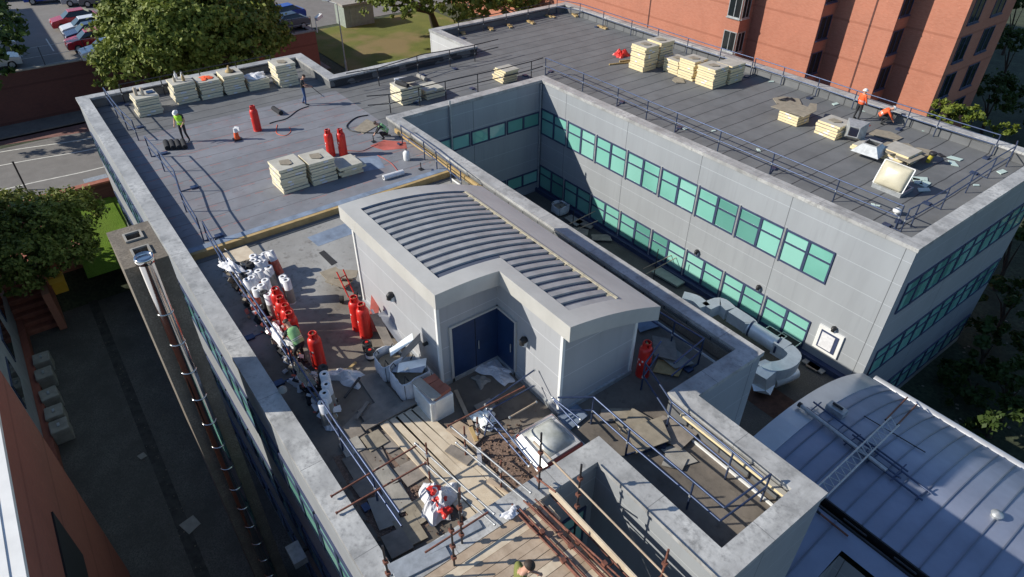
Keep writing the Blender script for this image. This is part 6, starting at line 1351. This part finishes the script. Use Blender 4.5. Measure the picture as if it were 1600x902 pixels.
def foliage(lobes, per, leaf, seed):
    """lobes: (centre, radii); leaf-clump quads scattered through each lobe shell"""
    rs = np.random.RandomState(seed); V = []; F = []
    C_ = []
    for (c, r3) in lobes:
        n_ = int(per * (r3[0] * r3[1] + r3[1] * r3[2]) ** 1.0)
        n_cl = max(6, n_ // 34); d = rs.normal(size=(n_cl, 3)); d /= np.linalg.norm(d, axis=1)[:, None]; d[:, 2] = np.where(d[:, 2] < -.35, -d[:, 2], d[:, 2])
        rad_ = rs.uniform(.72, 1.06, n_cl)[:, None]; cen = np.array(c) + d * np.array(r3) * rad_
        k = n_ // n_cl + 1; cr = rs.uniform(.35, .8, n_cl) * (min(r3) * .20 + .12)
        pts = np.repeat(cen, k, 0) + rs.normal(size=(n_cl * k, 3)) * np.repeat(cr, k)[:, None] * np.array([.62, .62, .45]); C_.append((pts, np.repeat(d, k, 0)))
    P_ = np.concatenate([a for a, b in C_]); Dn = np.concatenate([b for a, b in C_]); m = len(P_)
    nrm = Dn * .8 + rs.normal(size=(m, 3)) * .7 + np.array([0, 0, .35]); nrm /= np.linalg.norm(nrm, axis=1)[:, None]
    t1 = np.cross(nrm, rs.normal(size=(m, 3))); t1 /= np.linalg.norm(t1, axis=1)[:, None]; t2 = np.cross(nrm, t1)
    s_ = (leaf * rs.uniform(.6, 1.3, m))[:, None]
    V = np.stack([P_ - t1 * s_, P_ - t2 * s_ * .6, P_ + t1 * s_, P_ + t2 * s_ * .6], 1).reshape(-1, 3); F = np.arange(m * 4).reshape(-1, 4)
    return V, F
def leafmesh(name, V, F, mat, parent):
    me = bpy.data.meshes.new(name); me.vertices.add(len(V)); me.vertices.foreach_set('co', (V - np.array(parent.location)).ravel()); me.loops.add(F.size); me.loops.foreach_set('vertex_index', F.ravel().astype(np.int32)); me.polygons.add(len(F)); me.polygons.foreach_set('loop_start', np.arange(0, F.size, 4, dtype=np.int32)); me.polygons.foreach_set('loop_total', np.full(len(F), 4, dtype=np.int32)); me.update(); me.validate()
    me.materials.append(mat); o = bpy.data.objects.new(name, me); COL.objects.link(o); o.parent = parent; return o
def tree(label, base, lobes, mat='leaf', leaf=.2, per=60, seed=1, trunk=.35, cat='tree', group=None, name='broadleaf_tree'):
    t = thing(name, label, cat, base, 0, group); base = Vector(base); top = sum((Vector(c) for c, r_c in lobes), Vector()) / len(lobes)
    tm = MB().path([base, base.lerp(Vector((top.x, top.y, base.z)), .15) + Vector((0, 0, (top.z - base.z) * .4)), top], [trunk * 1.2, trunk * .8, trunk * .4], 10)
    fork = base.lerp(Vector((top.x, top.y, base.z)), .15) + Vector((0, 0, (top.z - base.z) * .4))
    for c, r_c in lobes: c = Vector(c); tm.path([fork, fork.lerp(c, .5) + Vector((0, 0, .3)), c], [trunk * .5, trunk * .3, trunk * .12], 7)
    tm.build('trunk', M['bark'], t); V, F = foliage(lobes, per, leaf, seed); leafmesh('crown', V, F, M[mat], t); return t
def lob(px, py, z, r): c = G(px, py, z); return (tuple(c), r)
tree('large bushy sycamore left of centre beside the car park wall', tuple(G(230, 80, -5) * 1) [:2] + (-9.1,), [lob(218, 62, -3, (2.8, 3.2, 2.8)), lob(240, 30, -1.5, (3.4, 3.4, 3.0)), lob(203, 110, -4.5, (2.6, 2.6, 2.2)), lob(235, 90, -3.5, (2.8, 3.0, 2.5)), lob(275, 65, -2, (3.0, 3.0, 2.8)), lob(206, 28, -3, (2.4, 2.6, 2.2)), lob(222, 10, -2, (2.6, 2.6, 2.4))], 'leaf', .19, 300, 1, .5)
tree('large sycamore with shaded right side behind the row of board stacks', tuple(G(350, 60, -5))[:2] + (-9.1,), [lob(310, 40, -1, (3.4, 3.6, 3.2)), lob(360, 60, -2.5, (3.2, 3.4, 3.0)), lob(330, 90, -4, (2.8, 2.8, 2.4)), lob(380, 30, -2, (3.0, 3.0, 3.0)), lob(405, 65, -3.5, (2.6, 2.6, 2.6)), lob(300, 5, -1, (3.0, 3.2, 3.0)), lob(360, 5, -2, (3.0, 3.2, 2.8)), lob(280, 100, -5, (2.4, 2.4, 2.0))], 'leaf', .19, 300, 2, .5)
tree('tree cut by the left edge over the white parked cars', tuple(G(-30, 90, -5))[:2] + (-9.1,), [lob(-20, 50, -2, (2.4, 2.4, 2.4)), lob(-14, 85, -2.5, (2.0, 2.2, 2.4)), lob(-25, 115, -3, (1.8, 1.8, 2)), lob(-40, 20, -1, (3, 3, 3)), ((-68.5, -7.5, -2.0), (3.6, 3.2, 2.6)), ((-66.5, -4.5, -3.5), (2.2, 1.8, 1.8))], 'leaf_dark', .22, 120, 3, .3)
tree('dark trunked tree at the top centre above the grass verge', tuple(G(680, 42, -9.0)), [lob(600, 8, -4.5, (2.6, 2.2, 1.6)), lob(640, 0, -4, (3, 2.6, 2)), lob(670, -10, -3, (3.4, 3, 2.6)), lob(700, 2, -4, (2.6, 2.6, 2.0)), lob(585, -8, -4.5, (2.0, 1.8, 1.5)), lob(628, 22, -5.0, (1.2, 1.2, 1.0))], 'leaf', .2, 130, 4, .42)
for i, (px, py) in enumerate([(728, 14), (765, 10), (800, 4), (835, 2), (870, -4)]):
    tree('bushy tree beyond the far parapet, %s' % ['nearest the dark trunked tree', 'second to the right of the dark trunk', 'third, in the middle of the row', 'fourth along the row', 'fifth, by the brick block'][i], tuple(G(px, py + 8, -9.0)), [lob(px, py, -5.5, (2.8, 2.8, 2.4)), lob(px + 14, py - 8, -4.5, (2.4, 2.4, 2.2))], 'leaf', .22, 90, 10 + i, .25, group='row of trees beyond the far parapet')
for i, (px, py) in enumerate([(915, 4), (945, 10)]): tree('dark shrub between the far parapet and the brick block, %s' % ['left one', 'right one'][i], tuple(G(px, py, -9.0)), [lob(px, py, -7, (3.2, 3.2, 2.6))], 'leaf_dark', .22, 80, 20 + i, .2)
sb_ = [lob(60, 370, -6.5, (2.4, 2.3, 1.9)), lob(20, 340, -6.5, (1.9, 1.9, 1.6)), lob(100, 340, -6.5, (2.1, 2.0, 1.6)), lob(112, 375, -7, (1.5, 1.4, 1.5)), lob(50, 415, -7, (1.7, 1.7, 1.6)), lob(10, 385, -7, (1.6, 1.6, 1.6)), lob(100, 400, -7.3, (1.6, 1.5, 1.5)), lob(25, 440, -8, (1.4, 1.1, 1.4))]
tree('wide spreading shrub tree at the left edge over the lawn', tuple(G(70, 400, -9.7)), sb_, 'leaf_bush', .12, 520, 30, .25, 'shrub', name='shrub_tree')
for i, (px, py, z, r_c) in enumerate([(1484, 184, -5, 1.15), (1506, 191, -5.5, 1.1), (1522, 184, -5, .9), (1574, 208, -6, .9), (1470, 174, -5, .9)]):
    tree('yellow green sapling top behind the back parapet, %s' % ['leftmost large one', 'second large one', 'right of the large pair', 'small one near the right edge', 'small one against the brick wall'][i], tuple(G(px, py, z))[:2] + (-11.6,), [lob(px, py, z, (r_c, r_c, r_c * .9))], 'leaf_yellow', .16, 220, 40 + i, .08, group='saplings behind the back parapet')
k = 0
for (X, Y) in [(-8, 62), (-2, 56), (4, 50), (0, 64), (8, 60), (2, 44), (8, 40), (-12, 68), (12, 50), (5, 33), (11, 34), (-16, 74), (-4, 75), (3, 27.5 + 10)]:
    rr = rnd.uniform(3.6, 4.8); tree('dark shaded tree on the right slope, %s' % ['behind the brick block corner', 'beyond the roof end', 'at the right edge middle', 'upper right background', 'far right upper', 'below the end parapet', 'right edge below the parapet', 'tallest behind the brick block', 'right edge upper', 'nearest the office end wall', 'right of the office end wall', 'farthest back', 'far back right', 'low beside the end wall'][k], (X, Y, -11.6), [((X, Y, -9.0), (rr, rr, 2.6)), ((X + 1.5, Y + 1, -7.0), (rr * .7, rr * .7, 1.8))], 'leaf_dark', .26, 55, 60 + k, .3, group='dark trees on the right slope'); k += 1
for i, (px, py, z_) in enumerate([(1592, 70, -7), (1560, 150, -8), (1588, 470, -9), (1552, 540, -10), (1592, 610, -9.5), (1530, 600, -10.5), (1600, 10, -6), (1596, 380, -8), (1560, 660, -10.5)]):
    c = G(px, py, z_); rr = 2.6 if i in (0, 1, 6) else 1.7
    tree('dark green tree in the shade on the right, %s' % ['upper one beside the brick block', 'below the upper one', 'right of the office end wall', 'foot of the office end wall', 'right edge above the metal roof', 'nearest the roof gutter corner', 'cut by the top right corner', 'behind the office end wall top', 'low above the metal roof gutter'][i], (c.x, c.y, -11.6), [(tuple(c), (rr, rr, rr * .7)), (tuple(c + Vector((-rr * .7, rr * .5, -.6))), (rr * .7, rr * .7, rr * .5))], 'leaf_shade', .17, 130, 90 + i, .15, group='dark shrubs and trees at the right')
# ivy and leaf litter at ground right
lit = MB()
for q in range(500):
    x, y = rnd.uniform(-7, 12), rnd.uniform(27, 60); s_ = rnd.uniform(.05, .16); lit.obox((x, y, -11.57), (s_, s_ * .7, .02), (0, 0, rnd.random() * 3))
tag(lit.build('leaf_litter', M['chip']), kind='stuff')
lit = MB()
for q in range(170):
    x = rnd.uniform(-40, -18); y = rnd.gauss(-1.3 + 0.02 * (x + 30), .25) if q % 2 else rnd.uniform(-4.2, .3); s_ = rnd.uniform(.02, .07); lit.obox((x, y, -11.56), (s_, s_ * .7, .02), (0, 0, rnd.random() * 3))
tag(lit.build('litter', M['concrete_brown']), kind='stuff')
struct('drain_channel', MB().box(-46, -8, -1.55, -1.05, -11.7, -11.572), simple('drain_grit', (.05, .047, .043), .9, 0, .5, 3, .4))
for i, (px, py) in enumerate([(222, 713), (297, 820)]):
    p = G(px, py, -11.57); plate('pale_scrap', 'pale scrap on the dark alley floor, %s' % ['small one', 'larger square one'][i], 'scrap', tuple(p), [(-.18, -.15), (.18, -.15), (.2, .15), (-.15, .17)] if i == 0 else [(-.35, -.3), (.4, -.3), (.35, .3), (-.3, .35)], .03, 'concrete', .3)
p = G(450, 870, -9.5); t = thing('security_bracket', 'silver bracket unit fixed low on the office wall above the alley', 'bracket', tuple(p)); p0 = GY(462, 866, 1.7)
MB().box(p0.x - .4, p0.x + .4, 1.5, 1.95, p0.z - .2, p0.z + .1).build('bracket_body', M['galv'], t); MB().box(p0.x - .05, p0.x + .05, 1.95, 2.18, p0.z - .1, p0.z).build('wall_arm', M['black'], t)
